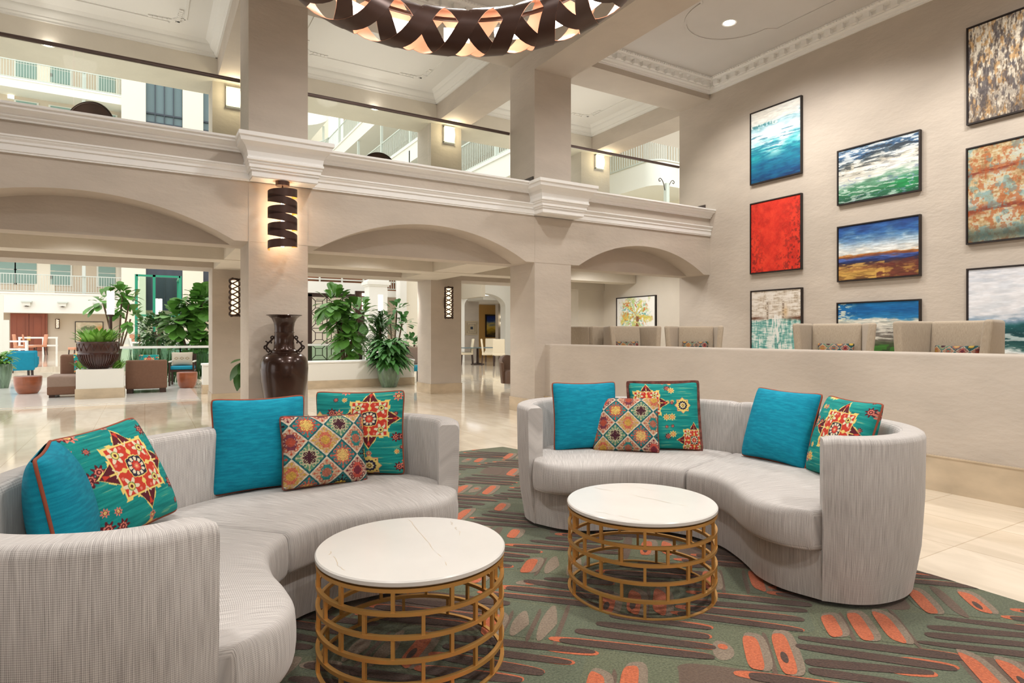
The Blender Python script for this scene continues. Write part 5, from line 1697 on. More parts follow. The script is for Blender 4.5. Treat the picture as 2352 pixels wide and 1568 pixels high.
for k, (px, rz) in enumerate(((48, 1.9), (68, 1.7), (92, -1.2))):
    q = at_d(px, 816, 27.5 + k * 1.3)
    dining_chair(('salmon dining chair beside the white terrace rail', 'salmon dining chair between two others on the terrace', 'salmon dining chair in front of the mahogany doors')[k], (q.x, q.y), rz, 'salmon', 'salmon dining chairs on the terrace', .32, 1.0)
q = at_d(177, 820, 24.5)
dining_chair('salmon dining chair just left of the glazed bowl', (q.x, q.y), -1.0, 'salmon', 'salmon dining chairs on the terrace', .32)
q = at_d(318, 810, 26.0)
dining_chair('salmon dining chair behind the sloping white rail', (q.x, q.y), 2.6, 'salmon', 'salmon dining chairs on the terrace', .32)
q = at_d(287, 812, 23.6)
t = thing('white_easel_chair', 'white framed chair with splayed legs behind the pond rail', 'chair', (q.x, q.y, .32), .3)
for x in (-.22, .22):
    MB().bar((x * 1.3, -.2, 0), (x * .8, 0, .85), .05, .05).build('leg', M['white_metal'], t); MB().bar((x * 1.2, .3, 0), (x * .8, .1, .8), .05, .05).build('leg', M['white_metal'], t)
MB().box((-.25, -.2, .42), (.25, .2, .46)).build('seat', M['white_metal'], t); MB().box((-.22, .02, .62), (.22, .06, .86)).build('backrest', M['frame_white'], t)
t = thing('terrace_rail', 'white open rail in front of the salmon dining chairs', 'railing', tuple(at_d(30, 815, 25.5).xy) + (.32,), -.5)
for z in (.35, .68): MB().box((-1.2, -.03, z), (.6, .03, z + .07)).build('rail', M['white_metal'], t)
for x in (-1.15, -.3, .55): MB().box((x - .04, -.04, 0), (x + .04, .04, .74)).build('post', M['white_metal'], t)
t = thing('terrace_rail', 'white open rail between the mahogany doors and the salmon chairs', 'railing', tuple(at_d(88, 812, 31).xy) + (.32,), 0)
for z in (.40, .80): MB().box((-.8, -.03, z), (.8, .03, z + .08)).build('rail', M['white_metal'], t)
for x in (-.75, .2, .75): MB().box((x - .04, -.04, 0), (x + .04, .04, .84)).build('post', M['white_metal'], t)

# ---------------------------------------------------------------- far atrium wall with galleries
YA = 46.0
LV = [3.84, 6.99, 10.14, 13.30, 16.45, 19.6]
xa = on_y(279, 700, YA).x; xb = on_y(335, 700, YA).x; xc = on_y(419, 700, YA).x; xd = on_y(466, 700, YA).x
struct('wall_atrium_gallery', MB().box((-26, YA + 1.6, 0), (xa, YA + 1.8, 24)), M['beige_wall'])
for i, z in enumerate(LV):
    hb = 1.22 if i == 0 else .58
    struct('trim_%d' % (30 + i), MB().box((-26, YA, z - hb), (xa + .2, YA + 1.7, z)).box((-26, YA - .05, z - .10), (xa, YA, z)), M['white_wall'])
struct('wall_atrium_pier', MB().box((xa, YA - .3, 0), (xb, YA + 2, 24)).box((xc, YA - .3, 0), (xd, YA + 2, 24)).box((xa - .0, YA + 1.2, 0), (12, YA + 2.4, 24)), M['cream_wall'])
def glass_tower(n, x0, x1):
    mb = MB().box((x0, YA + .1, 2.9), (x1, YA + .4, 24))
    o = struct('window_%d' % n, mb, M['window_blue'])
    lo = MB().box((x0, YA + .05, 2.9), (x1, YA + .12, 6.4)); lo.build('pane', M['window_dark'], o)
    mm = MB()
    for k in range(5):
        x = x0 + (x1 - x0) * k / 4; mm.box((x - .025, YA - .02, 2.9), (x + .025, YA + .12, 24))
    for z in (15.0, 15.6, 6.4): mm.box((x0, YA - .03, z), (x1, YA + .12, z + .10))
    mm.build('mullion', M['window_dark'], o)
glass_tower(40, xb, xc); glass_tower(41, xd, xd + 2.2)

def gallery_rail(label, p0, p1, z, inset=(0, 0), h=1.08, step=.13):
    t = thing('gallery_railing', label, 'railing', (p0[0], p0[1], z))
    d = Vector((p1[0] - p0[0], p1[1] - p0[1], 0)); L = d.length; d.normalize()
    MB().bar((0, 0, h), d * L + Vector((0, 0, h)), .06, .05).build('handrail', M['rail_metal'], t)
    MB().bar((0, 0, .08), d * L + Vector((0, 0, .08)), .04, .04).build('bottom_rail', M['rail_metal'], t)
    mb = MB(); n = int(L / step)
    for k in range(n + 1):
        q = d * (L * k / n); mb.bar(q + Vector((0, 0, .08)), q + Vector((0, 0, h)), .022, .022)
    mb.build('balusters', M['rail_metal'], t)['kind'] = 'stuff'
    return t
wn = 1
for i, z in enumerate(LV[:5]):
    if i in (1, 2): continue
    xl_ = on_y(-40, 650, YA).x
    gallery_rail(('white balustrade of the lowest far gallery', '', '', 'white balustrade of the far gallery seen at the ledge', 'white balustrade of the highest far gallery in view')[i], (xl_, YA + .1), (xa, YA + .1), z)
    for px in (10, 61, 139, 246):
        x = on_y(px, 650, YA + 1.6).x
        if i and px == 10: continue
        wd = .50 if px < 240 else .46
        o = struct('window_%d' % wn, MB().box((x - wd - .1, YA + 1.54, z + .55), (x + wd + .1, YA + 1.6, z + 2.35)), M['frame_white'])
        MB().box((x - wd, YA + 1.50, z + .62), (x + wd, YA + 1.545, z + 1.42)).build('lower_pane', M['window_pane'], o)
        MB().box((x - wd, YA + 1.50, z + 1.48), (x + wd, YA + 1.545, z + 2.28)).build('upper_pane', M['window_pane'], o)
        wn += 1
    for k, px in enumerate((103, 275)):
        x = on_y(px, 650, YA + 1.6).x
        o = struct('door_%d' % (10 + 2 * i + k), MB().box((x - .5, YA + 1.53, z), (x + .5, YA + 1.6, z + 2.2)), M['cream_wall'])
        MB().box((x + .30, YA + 1.46, z + .95), (x + .38, YA + 1.53, z + 1.15)).build('door_handle', M['dark_metal'], o)
    x = on_y(192, 650, YA).x
    struct('column', MB().box((x - .09, YA + .15, z), (x + .09, YA + .33, z + 2.6)), M['rail_metal'])
    x = on_y(25, 600, YA + 1.55).x
    box_lamp((x, YA + 1.6, z + 2.55), .30, .42, ('small glowing lamp on the lowest far gallery wall', '', '', 'small glowing lamp on the far gallery wall above the ledge', 'small glowing lamp on the highest far gallery wall')[i])

# back wall under the gallery: mahogany double doors, picture, lamp
def far_doors():
    x0, x1 = on_y(24, 760, YA + 1.5).x, on_y(109, 760, YA + 1.5).x
    o = struct('door_1', MB().box((x0, YA + 1.45, .32), (x1, YA + 1.6, 2.75)), M['brown_door'])
    m = (x0 + x1) / 2
    for a, b in ((x0 + .12, m - .015), (m + .015, x1 - .12)):
        lf = MB().box((a, YA + 1.40, .33), (b, YA + 1.46, 2.60)).build('door_leaf', M['brown_door'], o)
        mb = MB()
        for z0, z1 in ((.55, 1.15), (1.25, 2.4)):
            for (p, q) in (((a + .18, z0), (b - .18, z0)), ((b - .18, z0), (b - .18, z1)), ((b - .18, z1), (a + .18, z1)), ((a + .18, z1), (a + .18, z0))):
                mb.bar((p[0], YA + 1.395, p[1]), (q[0], YA + 1.395, q[1]), .03, .03)
        mb.build('panel_moulding', M['brown_door'], lf)
    MB().box((m - .09, YA + 1.36, .95), (m + .09, YA + 1.41, 1.22)).build('handle_plate', mat('brass', S(196, 154, 90), .3, metal=.8), o)
    MB().lathe([(0, 0), (.3, 0), (.22, .08), (.08, .13), (0, .14)], 20, (m, YA + 1.45, 2.70)).build('crest', M['brown_door'], o, smooth=60)
far_doors()
x = on_y(205, 745, YA + 1.5).x
painting('framed tan landscape picture on the far atrium wall', (x, YA + 1.6, on_y(205, 762, YA + 1.6).z), 1.50, 1.32, art_tree(), rz=0, depth=.06, fr=.035)
x = on_y(132, 740, YA + 1.4).x
lattice_lamp((x, YA + 1.40, 0), 1.70, 2.30, .11, 'small bronze lattice lamp on the far wall right of the mahogany doors')
for k, px in enumerate((60, 143, 224, 300)):
    x = on_y(px, 695, YA - .3).x
    t = thing('fascia_spotlight', ('small spotlight box on the white fascia above the mahogany doors', 'small spotlight box on the white fascia above the far lattice lamp', 'small spotlight box on the white fascia near the fig leaves', 'small spotlight box on the cream pier beside the green frame')[k], 'spotlight', (x, YA - (.0 if k < 3 else .3), 3.15), group='fascia spotlights')
    MB().box((-.26, -.30, .08), (.26, 0, .16)).build('cap', M['rail_metal'], t)
    MB().box((-.18, -.22, -.12), (.18, 0, .08)).build('housing', M['frame_white'], t)
    MB().lathe([(0, -.16), (.09, -.16), (.11, -.11), (0, -.11)], 12, (0, -.12, 0)).build('lens', M['dark_metal'], t)
# white louvred screen by the left edge
q = place(14, 25.0)
t = thing('white_room_divider', 'tall white panelled divider at the left edge of the terrace', 'divider', (q.x, 30.0, .32), .1)
q = on_y(12, 760, 30.0)
t.location.x = q.x
MB().box((-1.4, -.06, 0), (-.05, .06, 2.5)).build('panel', M['frame_white'], t)
MB().box((-.05, -.1, 0), (.12, .1, 1.55)).build('side_panel', M['frame_white'], t)

# green elevator frame
M['glass_pale'] = glass('pale_green_glass', (.80, .93, .87), .06)
M['green_steel'] = mat('green_painted_steel', S(38, 148, 116), .4)
def elevator():
    Y0, Y1 = 29.0, 31.0
    q = place(312, Y0)
    t = thing('elevator_frame', 'green steel and glass elevator enclosure in front of the cream pier', 'elevator', (q.x, Y0, 0))
    xs = [on_y(p, 700, Y0).x - q.x for p in (313, 354, 414)]
    zt = 3.75
    for x in xs:
        MB().box((x - .05, -.05, 0), (x + .05, .05, zt)).build('post', M['green_steel'], t)
    for x in (xs[0], xs[2]):
        MB().box((x - .04, 1.96, 0), (x + .04, 2.04, zt)).build('post', M['green_steel'], t)
        MB().box((x - .05, 0, zt - .10), (x + .05, 2.0, zt)).build('top_rail', M['green_steel'], t)
    for z in (zt - .08, 2.05):
        MB().box((xs[0], -.05, z), (xs[2], .05, z + .08)).build('cross_rail', M['green_steel'], t)
    for a, b in zip(xs[:-1], xs[1:]):
        MB().box((a + .1, -.01, .2), (b - .1, .01, zt - .1)).build('glass_pane', M['glass_pale'], t)
elevator()

M['gallery_wall'] = mat('gallery_wall_paint', S(190, 180, 162), .8)
# ---------------------------------------------------------------- right wing of the atrium
XR = 10.4
def wing_level(k, z, y0, y1, X=XR, hb=.85):
    mb = MB().box((X, y0, z - hb), (X + 2.4, y1, z)).box((X - .05, y0, z - .12), (X, y1, z))
    struct('trim_%d' % (50 + k), mb, M['white_wall'])
    gallery_rail(('white balustrade of the first right-hand gallery', 'white balustrade of the right-hand gallery above the round mirror', 'white balustrade of the upper right-hand gallery')[k], (X + .06, y0), (X + .06, y1), z, step=.14)
    for j in range(int((y1 - y0) / 4.0)):
        y = y0 + 2 + 4.0 * j
        struct('column', MB().box((X + .0, y - .06, z), (X + .12, y + .06, z + 2.3)), M['rail_metal'])
wing_level(0, 7.45, 16.5, 44.5)
wing_level(1, 10.05, 16.5, 44.5)
wing_level(2, 13.25, 16.5, 44.5)
for k, z in enumerate((7.45, 10.05, 13.25, 16.4)):
    p = [(6.2, YA), (6.2, YA - 2.6), (XR - 2.5, YA - 2.6)] + [(XR - 2.5 + 2.5 * math.sin(a), YA - 5.1 + 2.5 * math.cos(a)) for a in [PI / 2 * i / 8 for i in range(1, 9)]] + [(XR, YA)]
    struct('trim_%d' % (70 + k), MB().prism(p, z - .85, z), M['white_wall'])
    t = thing('gallery_railing', ('white curved corner balustrade, lowest of the far right corner', 'white curved corner balustrade in the middle of the far right corner', 'white curved corner balustrade, upper level of the far right corner', 'white curved corner balustrade, topmost of the far right corner')[k], 'railing', (6.2, YA - 2.6, z))
    q = [Vector((x - 6.2, y - YA + 2.6, 0)) for x, y in p[1:-1]]; mb = MB(); hb = MB()
    for a_, b_ in zip(q[:-1], q[1:]):
        hb.bar(a_ + Vector((0, 0, 1.08)), b_ + Vector((0, 0, 1.08)), .06, .05)
        n_ = max(1, int((b_ - a_).length / .14))
        for i in range(n_): c_ = a_ + (b_ - a_) * (i / n_); mb.bar(c_, c_ + Vector((0, 0, 1.06)), .022, .022)
    hb.build('handrail', M['rail_metal'], t); mb.build('balusters', M['rail_metal'], t)['kind'] = 'stuff'
struct('wall_right_wing', MB().box((XR + 2.4, 24.0, 3.0), (XR + 2.6, 46, 22)).box((XR + 2.4, 16.5, 6.5), (XR + 2.6, 24.0, 22)), M['gallery_wall'])
# curved end balcony seen over the smallest arch
def curved_balcony():
    z, XE, YN, r = 6.62, 15.4, 15.9, .55
    poly = [(XE, 32), (XE, YN + r)] + [(XE + r - r * math.cos(k * PI / 24), YN + r - r * math.sin(k * PI / 24)) for k in range(1, 13)] + [(22, YN), (22, 32)]
    struct('wall_gallery_end', MB().box((XE + 2.6, YN - 1, 0), (XE + 2.8, 32, 11)).box((XE + .3, YN + 7.0, 0), (XE + 2.6, YN + 7.2, 6.6)), M['cream_wall'])
    struct('ceiling_gallery_end', MB().box((XE + .2, YN + .4, 10.2), (22, 32, 10.8)), M['white_wall'])
    struct('trim_60', MB().prism(poly, z, z + .85), M['white_wall'], smooth=35)
    t = thing('gallery_railing', 'white balustrade of the rounded gallery end over the smallest arch', 'railing', (poly[0][0], poly[0][1], z + .85))
    o = Vector((poly[0][0], poly[0][1], 0)); pts = [Vector((x, y, 0)) - o for x, y in poly[:-1]]
    for hz, nm in ((1.05, 'handrail'), (.06, 'bottom_rail')):
        mb = MB()
        for a, b in zip(pts[:-1], pts[1:]): mb.bar(a + Vector((0, 0, hz)), b + Vector((0, 0, hz)), .05, .05)
        mb.build(nm, M['rail_metal'], t)
    mb = MB()
    for a, b in zip(pts[:-1], pts[1:]):
        n = max(1, int((b - a).length / .13))
        for k in range(n): q = a + (b - a) * (k / n); mb.bar(q + Vector((0, 0, .05)), q + Vector((0, 0, 1.05)), .024, .024)
    mb.build('balusters', M['rail_metal'], t)['kind'] = 'stuff'
    # scrolled lamp post below
    p = on_y(1531, 440, 15.6)
    t = thing('scrolled_post', 'slim grey post with scrolled iron brackets under the rounded gallery', 'post', (p.x, 15.6, 0))
    zt = on_y(1531, 410, 15.6).z
    MB().box((-.07, -.07, 0), (.07, .07, 6.6)).build('shaft', M['rail_metal'], t)
    for s in (-1, 1):
        P = [(s * .08, 0, zt - .42), (s * .16, 0, zt - .16), (s * .28, 0, zt - .03), (s * .37, 0, zt - .07), (s * .34, 0, zt - .14), (s * .28, 0, zt - .11)]
        MB().tube([tuple(p) for p in spline(P, 20)], .014, 6).build('scroll', M['dark_metal'], t, smooth=60)
curved_balcony()
# arched black iron bench rail
q0, q1 = on_y(1440, 463, 11.0), on_y(1566, 470, 11.0)
t = thing('iron_bench', 'dark iron bench back curving above the balcony ledge by the painting wall', 'bench', ((q0.x + q1.x) / 2, 11.0, ZS))
hw = (q1.x - q0.x) / 2; za = q0.z - ZS
P = [(-hw + 2 * hw * k / 20, -.18 * math.sin(PI * k / 20), za - .10 + .10 * math.sin(PI * k / 20)) for k in range(21)]
MB().tube(P, .022, 8).build('top_rail', M['dark_metal'], t, smooth=60)
for k in range(1, 20):
    MB().tube([P[k], (P[k][0], P[k][1], .42)], .010, 6).build('spindle', M['dark_metal'], t)
MB().box((-hw, -.2, .40), (hw, .25, .44)).build('seat', M['dark_metal'], t)
for x in (-hw + .05, hw - .05):
    for y in (-.15, .2): MB().box((x - .02, y - .02, 0), (x + .02, y + .02, .42)).build('leg', M['dark_metal'], t)

# round bronze discs standing on the balcony
for px, py, w, lab in ((208, 268, .33, 'round dark bronze disc table standing on the balcony behind the left railing'), (867, 372, .30, 'round dark bronze disc table standing on the balcony behind the middle railing')):
    q = on_y(px, py, 10.2)
    t = thing('disc_table', lab, 'table', (q.x, 10.2, ZS), -YAW, group='tilted bronze disc tables')
    zc = on_y(px, {208: 236, 867: 352}[px], 10.2).z - ZS
    rr = w
    mb = MB(); rings = []
    for y in (-.02, .02): rings.append([(rr * math.cos(k * PI / 24), y, zc - rr + rr * math.sin(k * PI / 24)) for k in range(48)])
    mb.loops(rings).build('disc', mat('hammered_bronze', S(84, 62, 54), .4, metal=.4, var=.3, vscale=6), t, smooth=40)
    MB().tube([(rr * math.cos(k * PI / 24), -.02, zc - rr + rr * math.sin(k * PI / 24)) for k in range(48)], .015, 6, closed=True).build('rim', M['dark_metal'], t, smooth=60)
    for s in (-1, 1): MB().bar((s * .2, .25, 0), (s * .12, 0.02, max(.1, zc - rr * 1.3)), .03, .03).build('leg', M['dark_metal'], t)

# ---------------------------------------------------------------- behind the middle arch: screen, piers
YS = 27.0
xs0, xs1 = on_y(714, 730, YS).x, on_y(822, 730, YS).x
zs1 = on_y(760, 682, YS).z
def lattice_screen():
    t = thing('lattice_screen', 'tall bronze geometric lattice screen behind the fig', 'screen', ((xs0 + xs1) / 2, YS, 0))
    w = xs1 - xs0; nx = 3; c = w / nx; nz = int(zs1 / c) + 1
    mb = MB()
    for i in range(nx):
        for j in range(nz):
            x = -w / 2 + (i + .5) * c; z = zs1 - (j + .5) * c
            if z < 0: continue
            a = c * .22
            for (p, q) in (((-a, -a), (a, -a)), ((a, -a), (a, a)), ((a, a), (-a, a)), ((-a, a), (-a, -a)), ((-a, -a), (-c / 2, -c / 2)), ((a, -a), (c / 2, -c / 2)), ((a, a), (c / 2, c / 2)), ((-a, a), (-c / 2, c / 2))):
                mb.bar((x + p[0], 0, z + p[1]), (x + q[0], 0, z + q[1]), .028, .028, up=(0, 1, 0))
    for i in range(nx + 1): mb.bar((-w / 2 + i * c, 0, 0), (-w / 2 + i * c, 0, zs1), .035, .035)
    for j in range(nz + 1):
        if zs1 - j * c > 0: mb.bar((-w / 2, 0, zs1 - j * c), (w / 2, 0, zs1 - j * c), .03, .03, up=(0, 1, 0))
    mb.build('lattice', M['dark_metal'], t)
    for x in (-w / 2 - .06, w / 2 + .10): MB().box((x - .09, -.08, 0), (x + .09, .08, zs1 + .1)).build('post', M['dark_metal'], t)
    MB().box((-w / 2 - .15, -.08, zs1), (w / 2 + .2, .08, zs1 + .16)).build('head_rail', M['dark_metal'], t)
lattice_screen()
zt = on_y(760, 648, YS).z; zb = on_y(760, 674, YS).z
struct('wall_screen_head', MB().box((xs0 - 2.2, YS - .15, zb), (xs1 + .7, YS + .3, zt)).box((xs0 - 2.2, YS - .1, 0), (xs0 - .25, YS + .3, zb)).box((xs1 + .45, YS - .15, 0), (xs1 + 1.0, YS + .3, zb)), M['planter_white'])
struct('wall_behind_screen', MB().box((xs0 - 3, YS + 3.0, 0), (xs1 + .5, YS + 3.2, 3.2)), M['cream_wall'])
# shop fronts of the gallery above the screen
struct('window_60', MB().box((xs0 - 2, YS + 2.4, zt - .1), (xs1 + 4, YS + 2.6, zt + 2.2)), mat('amber_brown_panels', S(134, 84, 52), .5, var=.4, vscale=.8))
t = struct('window_61', MB().box((xs0 - 2, YS + 2.3, zt + .3), (xs1 + 4, YS + 2.38, zt + .36)), M['frame_white'])
for k in range(7):
    MB().box((xs0 - 1.2 + k * 1.05, YS + 2.28, zt - .1), (xs0 - 1.14 + k * 1.05, YS + 2.4, zt + 2.2)).build('mullion', M['frame_white'], t)
# white pier with moulded cap
yp = 24.0
x0, x1 = on_y(848, 700, yp).x, on_y(890, 700, yp).x
zc = on_y(868, 657, yp).z
pier = MB().box((x0, yp, 0), (x1, yp + .6, zc))
for i, (a, b, e) in enumerate(((0, .06, .05), (.06, .12, .10), (.12, .18, .10), (.18, .26, .04))):
    pier.box((x0 - e, yp - e, zc + a), (x1 + e, yp + .6 + e, zc + b))
struct('column', pier, M['white_wall'])
zb1, zb2 = on_y(905, 668, 26.0).z, on_y(905, 682, 26.0).z
xx0, xx1 = on_y(865, 675, 26.0).x, on_y(930, 675, 26.0).x
struct('beam', MB().box((xx0, 26.0, zb2), (xx1 + .3, 26.5, zb1)), M['white_wall'])
gallery_rail('grey balustrade above the white beam by the moulded pier', (xx0, 26.1), (xx1, 26.1), zb1, h=.9, step=.10)
x0, x1 = on_y(919, 700, 25.0).x, on_y(934, 700, 25.0).x
struct('column', MB().box((x0, 25.0, 0), (x1, 25.5, 7.4)), M['white_wall'])
x2 = on_y(956, 700, 25.0).x
struct('wall_cream_return', MB().box((x1, 25.3, 0), (x2 + 1.2, 25.6, 7.4)), M['cream_wall'])
xx = on_y(895, 740, 30.0).x
struct('wall_beige_niche', MB().box((xx - .6, 30.0, 0), (xx + 2.0, 30.3, 4)), M['beige_wall'])
q = on_y(834, 697, 25.5)
t = thing('strip_wall_lamp', 'upright strip of four glowing blocks on the bronze post by the fig', 'wall lamp', (q.x, 25.5, 0))
z0, z1 = on_y(834, 712, 25.5).z, on_y(834, 671, 25.5).z
MB().box((-.32, .0, 0), (.30, .12, z1 + .05)).build('post', M['dark_metal'], t)
for k in range(4):
    h = (z1 - z0) / 4; MB().tube([(0, -.10, z0 + k * h + .03), (0, -.10, z0 + (k + 1) * h - .05)], .085, 10).build('glow_block', M['lamp_tube'], t, smooth=40)
# sofa end with teal seat just behind the inner column
q = at_floor(958, 880)
t = thing('patterned_bench', 'patterned grey bench back with teal seat beside the inner column', 'bench', (q.x, q.y + .4, 0), .2)
v, f = rbox(.9, .16, .5, .05, 5, 3, 4)
MB().add([(p[0], p[1] + .3, p[2] + .72) for p in v], f).build('backrest', M['taupe_cloth'], t, smooth=180)
MB().box((-.42, -.35, .32), (.42, .3, .46)).build('seat', M['teal_cloth2'], t, bevel=.03)
for x in (-.38, .38):
    for y in (-.3, .25): MB().box((x - .03, y - .03, 0), (x + .03, y + .03, .32)).build('leg', M['dark_wood'], t)

# ---------------------------------------------------------------- far dining room through the right opening
YD = 26.0
def dining_room():
    xl, xr = on_y(1067, 760, YD).x, on_y(1161, 760, YD).x
    zs, za_ = on_y(1075, 702, YD).z, on_y(1117, 674, YD).z
    zt = 4.6
    n = 24; mb = MB()
    c = (xr - xl) / 2; xm = (xl + xr) / 2
    low = [(xm - c * math.cos(PI * k / n), zs + (za_ - zs) * math.sin(PI * k / n)) for k in range(n + 1)]
    vs = []
    for y in (YD, YD + .5): vs += [(x, y, z) for x, z in low] + [(x, y, zt) for x, z in low]
    m = n + 1; fs = []
    for i in range(n):
        fs += [(i, i + 1, m + i + 1, m + i), (2 * m + i + 1, 2 * m + i, 3 * m + i, 3 * m + i + 1), (i + 1, i, 2 * m + i, 2 * m + i + 1)]
    mb.add(vs, fs)
    mb.box((xl - 2.2, YD, 0), (xl, YD + .5, zt)).box((xr, YD, 0), (xr + 4, YD + .5, zt))
    struct('wall_dining_arch', mb, M['white_wall'])
    # inside: pillar with square mirror, ochre wall, sunset picture
    Yp = YD + 2.2
    a, b = on_y(1060, 760, Yp).x, on_y(1100, 760, Yp).x
    struct('wall_dining_pillar', MB().box((a - .8, Yp, 0), (b, Yp + .4, zs + .4)), M['plaster'])
    Yo = YD + 5.0
    a2, b2 = on_y(1095, 760, Yo).x, on_y(1180, 760, Yo).x
    struct('wall_dining_back', MB().box((a2 - 1, Yo, 0), (b2 + 2, Yo + .2, 3.4)), mat('ochre_wall_paint', S(214, 172, 104), .7))
    struct('ceiling_dining', MB().box((a2 - 2, YD + .5, zs + .35), (b2 + 3, Yo + .3, zs + .55)), M['ceil_white'])
    Yr = YD + 3.4
    a3 = on_y(1144, 760, Yr).x
    struct('wall_dining_side', MB().box((a3, Yr, 0), (a3 + 2.5, Yr + .3, zs + .4)), M['plaster'])
    q = on_y(1130, 748, Yo)
    painting('sunset picture in dark frame on the ochre wall of the far dining room', (q.x + .1, Yo, q.z), 1.10, 1.30, art_sunset(), rz=0, depth=.06, fr=.07)
    q = on_y(1083, 753, Yp)
    t = thing('square_mirror', 'square stepped silver frame on the pillar of the far dining room', 'mirror', (q.x, Yp, q.z))
    for k, (w, dd) in enumerate(((.36, .03), (.26, .05), (.16, .035))):
        mb = MB()
        mb.box((-w, -dd, -w), (w, 0, -w + .07)).box((-w, -dd, w - .07), (w, 0, w)).box((-w, -dd, -w + .07), (-w + .07, 0, w - .07)).box((w - .07, -dd, -w + .07), (w, 0, w - .07))
        mb.build('frame_step', mat('silver_leaf_frame', S(188, 172, 144), .4, metal=.3), t)
    MB().box((-.06, -.03, -.06), (.06, 0, .06)).build('mirror_glass', M['window_dark'], t)
    q = on_y(1150, 735, Yr)
    t = thing('glass_sconce', 'small bright double sconce beside the sunset picture', 'wall lamp', (q.x, Yr - .12, q.z))
    for k in (-1, 1): MB().lathe([(0, -.10), (.07, -.10), (.09, 0), (.07, .10), (0, .10)], 14, (0, 0, k * .16)).build('glass_shade', M['lamp_soft'], t, smooth=60)
    MB().box((-.03, .06, -.2), (.03, .12, .2)).build('back_plate', M['dark_metal'], t)
    # cream chairs round a table
    q = at_d(1097, 825, 27.0)
    t = thing('dining_table', 'dark pedestal dining table among the cream chairs', 'table', (q.x, q.y, 0))
    MB().box((-.9, -.45, .72), (.7, .45, .76)).build('tabletop', M['window_blue'], t)
    MB().lathe([(0, 0), (.3, 0), (.3, .03), (.06, .08), (.05, .72), (0, .72)], 16).build('pedestal', M['dark_metal'], t, smooth=40)
    for px, d, rz, lab in ((1072, 26.8, -1.4 - YAW, 'cream dining chair left of the dark pedestal table'), (1121, 26.2, 1.6 - YAW, 'cream dining chair seen from the side right of the pedestal table'),
                           (1146, 25.6, PI - YAW + .0, 'cream dining chair seen from behind at the far dining room'), (1126, 29.3, -YAW, 'cream dining chair behind the pedestal table')):
        q = at_d(px, 800, d); dining_chair(lab, (q.x, q.y), rz, 'cream_cloth', 'cream dining chairs', 0, 1.12)
dining_room()
# brown tub chair half hidden by the arcade column
q = at_floor(1171, 894)
t = thing('brown_tub_chair', 'brown leather tub chair half hidden behind the arcade column', 'chair', (q.x + .30, q.y + .3, 0), -YAW + .6)
mb = MB(); rings = []
for k in range(21):
    a = PI * .0 + PI * k / 20; r0, r1 = .38, .30
    zt_ = .80 - .18 * abs(math.cos(a)) ** 2
    rings.append([(r0 * math.cos(a) * .85, r0 * math.sin(a) * .85, .12), (r0 * math.cos(a), r0 * math.sin(a), zt_), (r1 * math.cos(a), r1 * math.sin(a), zt_), (r1 * math.cos(a) * .85, r1 * math.sin(a) * .85, .12)])
M['leather'] = mat('brown_leather', S(120, 94, 78), .45)
mb.loops(rings).build('backrest', M['leather'], t, smooth=40)
MB().lathe([(0, .12), (.29, .12), (.30, .40), (.27, .44), (0, .44)], 24).build('seat', M['leather'], t, smooth=40)
MB().lathe([(0, 0), (.24, 0), (.24, .12), (0, .12)], 20).build('base', M['white_metal'], t)
LK = 3.3
struct('wall_back', MB().box((-8, -4.3, 0), (XW + .3, -4.0, .9)).box((-8, -4.3, 3.2), (XW + .3, -4.0, 6.5)).box((-8, -4.3, .9), (0.2, -4.0, 3.2)).box((3.0, -4.3, .9), (6.8, -4.0, 3.2)).box((8.4, -4.3, .9), (XW + .3, -4.0, 3.2)), M['plaster'])
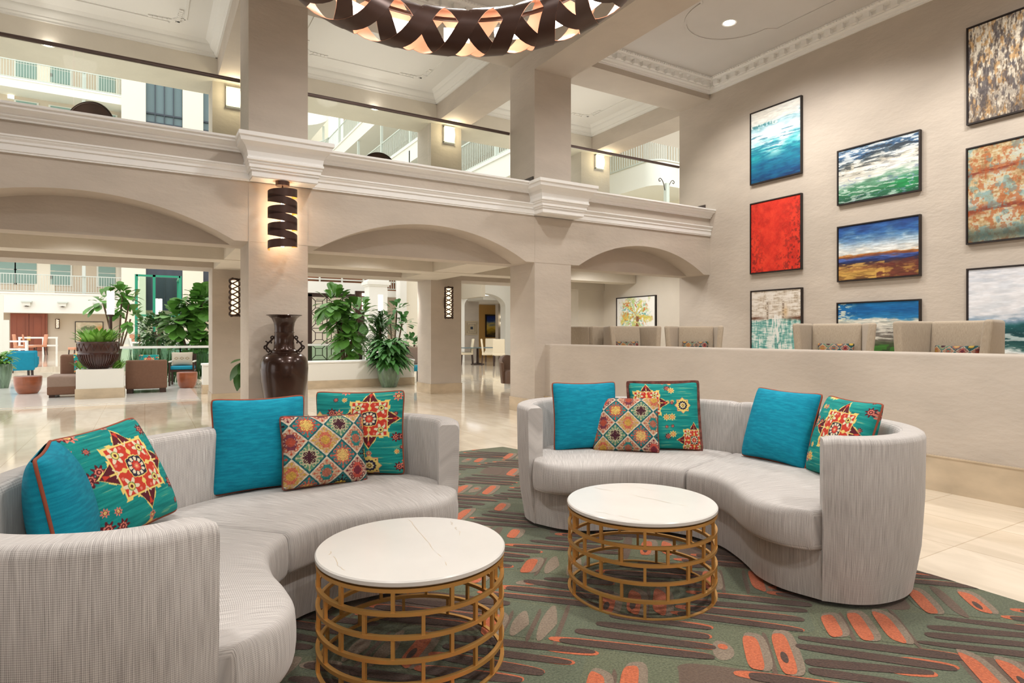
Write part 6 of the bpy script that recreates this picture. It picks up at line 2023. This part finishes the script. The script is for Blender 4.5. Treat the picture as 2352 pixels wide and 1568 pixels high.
struct('wall_left', MB().box((-8.2, -4, 0), (-8, 1.2, 6.5)).box((-8.2, 5.2, 0), (-8, YF, 6.5)).box((-8.2, 1.2, 3.4), (-8, 5.2, 6.5)), M['plaster'])
# ---------------------------------------------------------------- light
w = bpy.data.worlds.new('daylight'); SC.world = w; w.use_nodes = True
bg = w.node_tree.nodes['Background']
bg.inputs['Color'].default_value = (1.0, 1.0, .99, 1)
bg.inputs['Strength'].default_value = 2.0

# lamps recessed in the hall ceiling
for x, y, e in ((-1.0, 5.0, 90), (3.2, 5.8, 130), (3.4, 2.2, 190), (7.9, 6.4, 130), (7.9, 2.6, 130), (-1.0, 1.5, 130), (3.6, -1.2, 170), (0, -2, 120)):
    lamp('SPOT', 'ceiling_lamp', (x, y, ZC - .06), e * LK, (1, .965, .93), .25, (x, y, 0), 150)
# wall-wash for the paintings
for y, e in ((7.6, 60), (5.4, 70), (3.2, 70)):
    lamp('SPOT', 'picture_lamp', (7.2, y, ZC - .05), e * 1.0 * LK, (1, .95, .88), .12, (XW, y - .2, 2.6), 80)
# added fill lights for the walkway and balcony, no fixtures there
for x in (-.8, 3.4, 7.8):
    lamp('SPOT', 'walkway_fill', (x, 9.95, 2.94), 230, (1, .97, .93), .2, (x + (.9 if x > 7 else 0), 9.95, .5), 140)  # unseen fill added to brighten the walkway walls and soffits
    lamp('SPOT', 'balcony_fill', (x, 10.4, 4.2), 60, (1, .96, .9), .3, (x, 10.4, 7), 150)  # unseen uplight added to brighten the balcony ceiling
    lamp('SPOT', 'balcony_fill', (x, 12.75, 3.9), 45, (1, .97, .9), .2, (x, 12.75, 7), 110)  # unseen uplight added to brighten the inner beam soffit
q = on_y(649, 500, YF - .21)
for x in (-1.2, 2.2, 5.0):
    lamp('SPOT', 'half_wall_fill', (x, 13.0, 2.50), 120, (1, .97, .93), .1, (x, 15.2, .5), 110)  # unseen spot added to brighten the front of the half wall
SC.cycles.use_denoising = True
SC.cycles.max_bounces = 8
SC.cycles.diffuse_bounces = 4
SC.cycles.glossy_bounces = 4
SC.cycles.transparent_max_bounces = 12
SC.cycles.sample_clamp_indirect = 6
SC.cycles.use_light_tree = True
SC.view_settings.exposure = 0.0
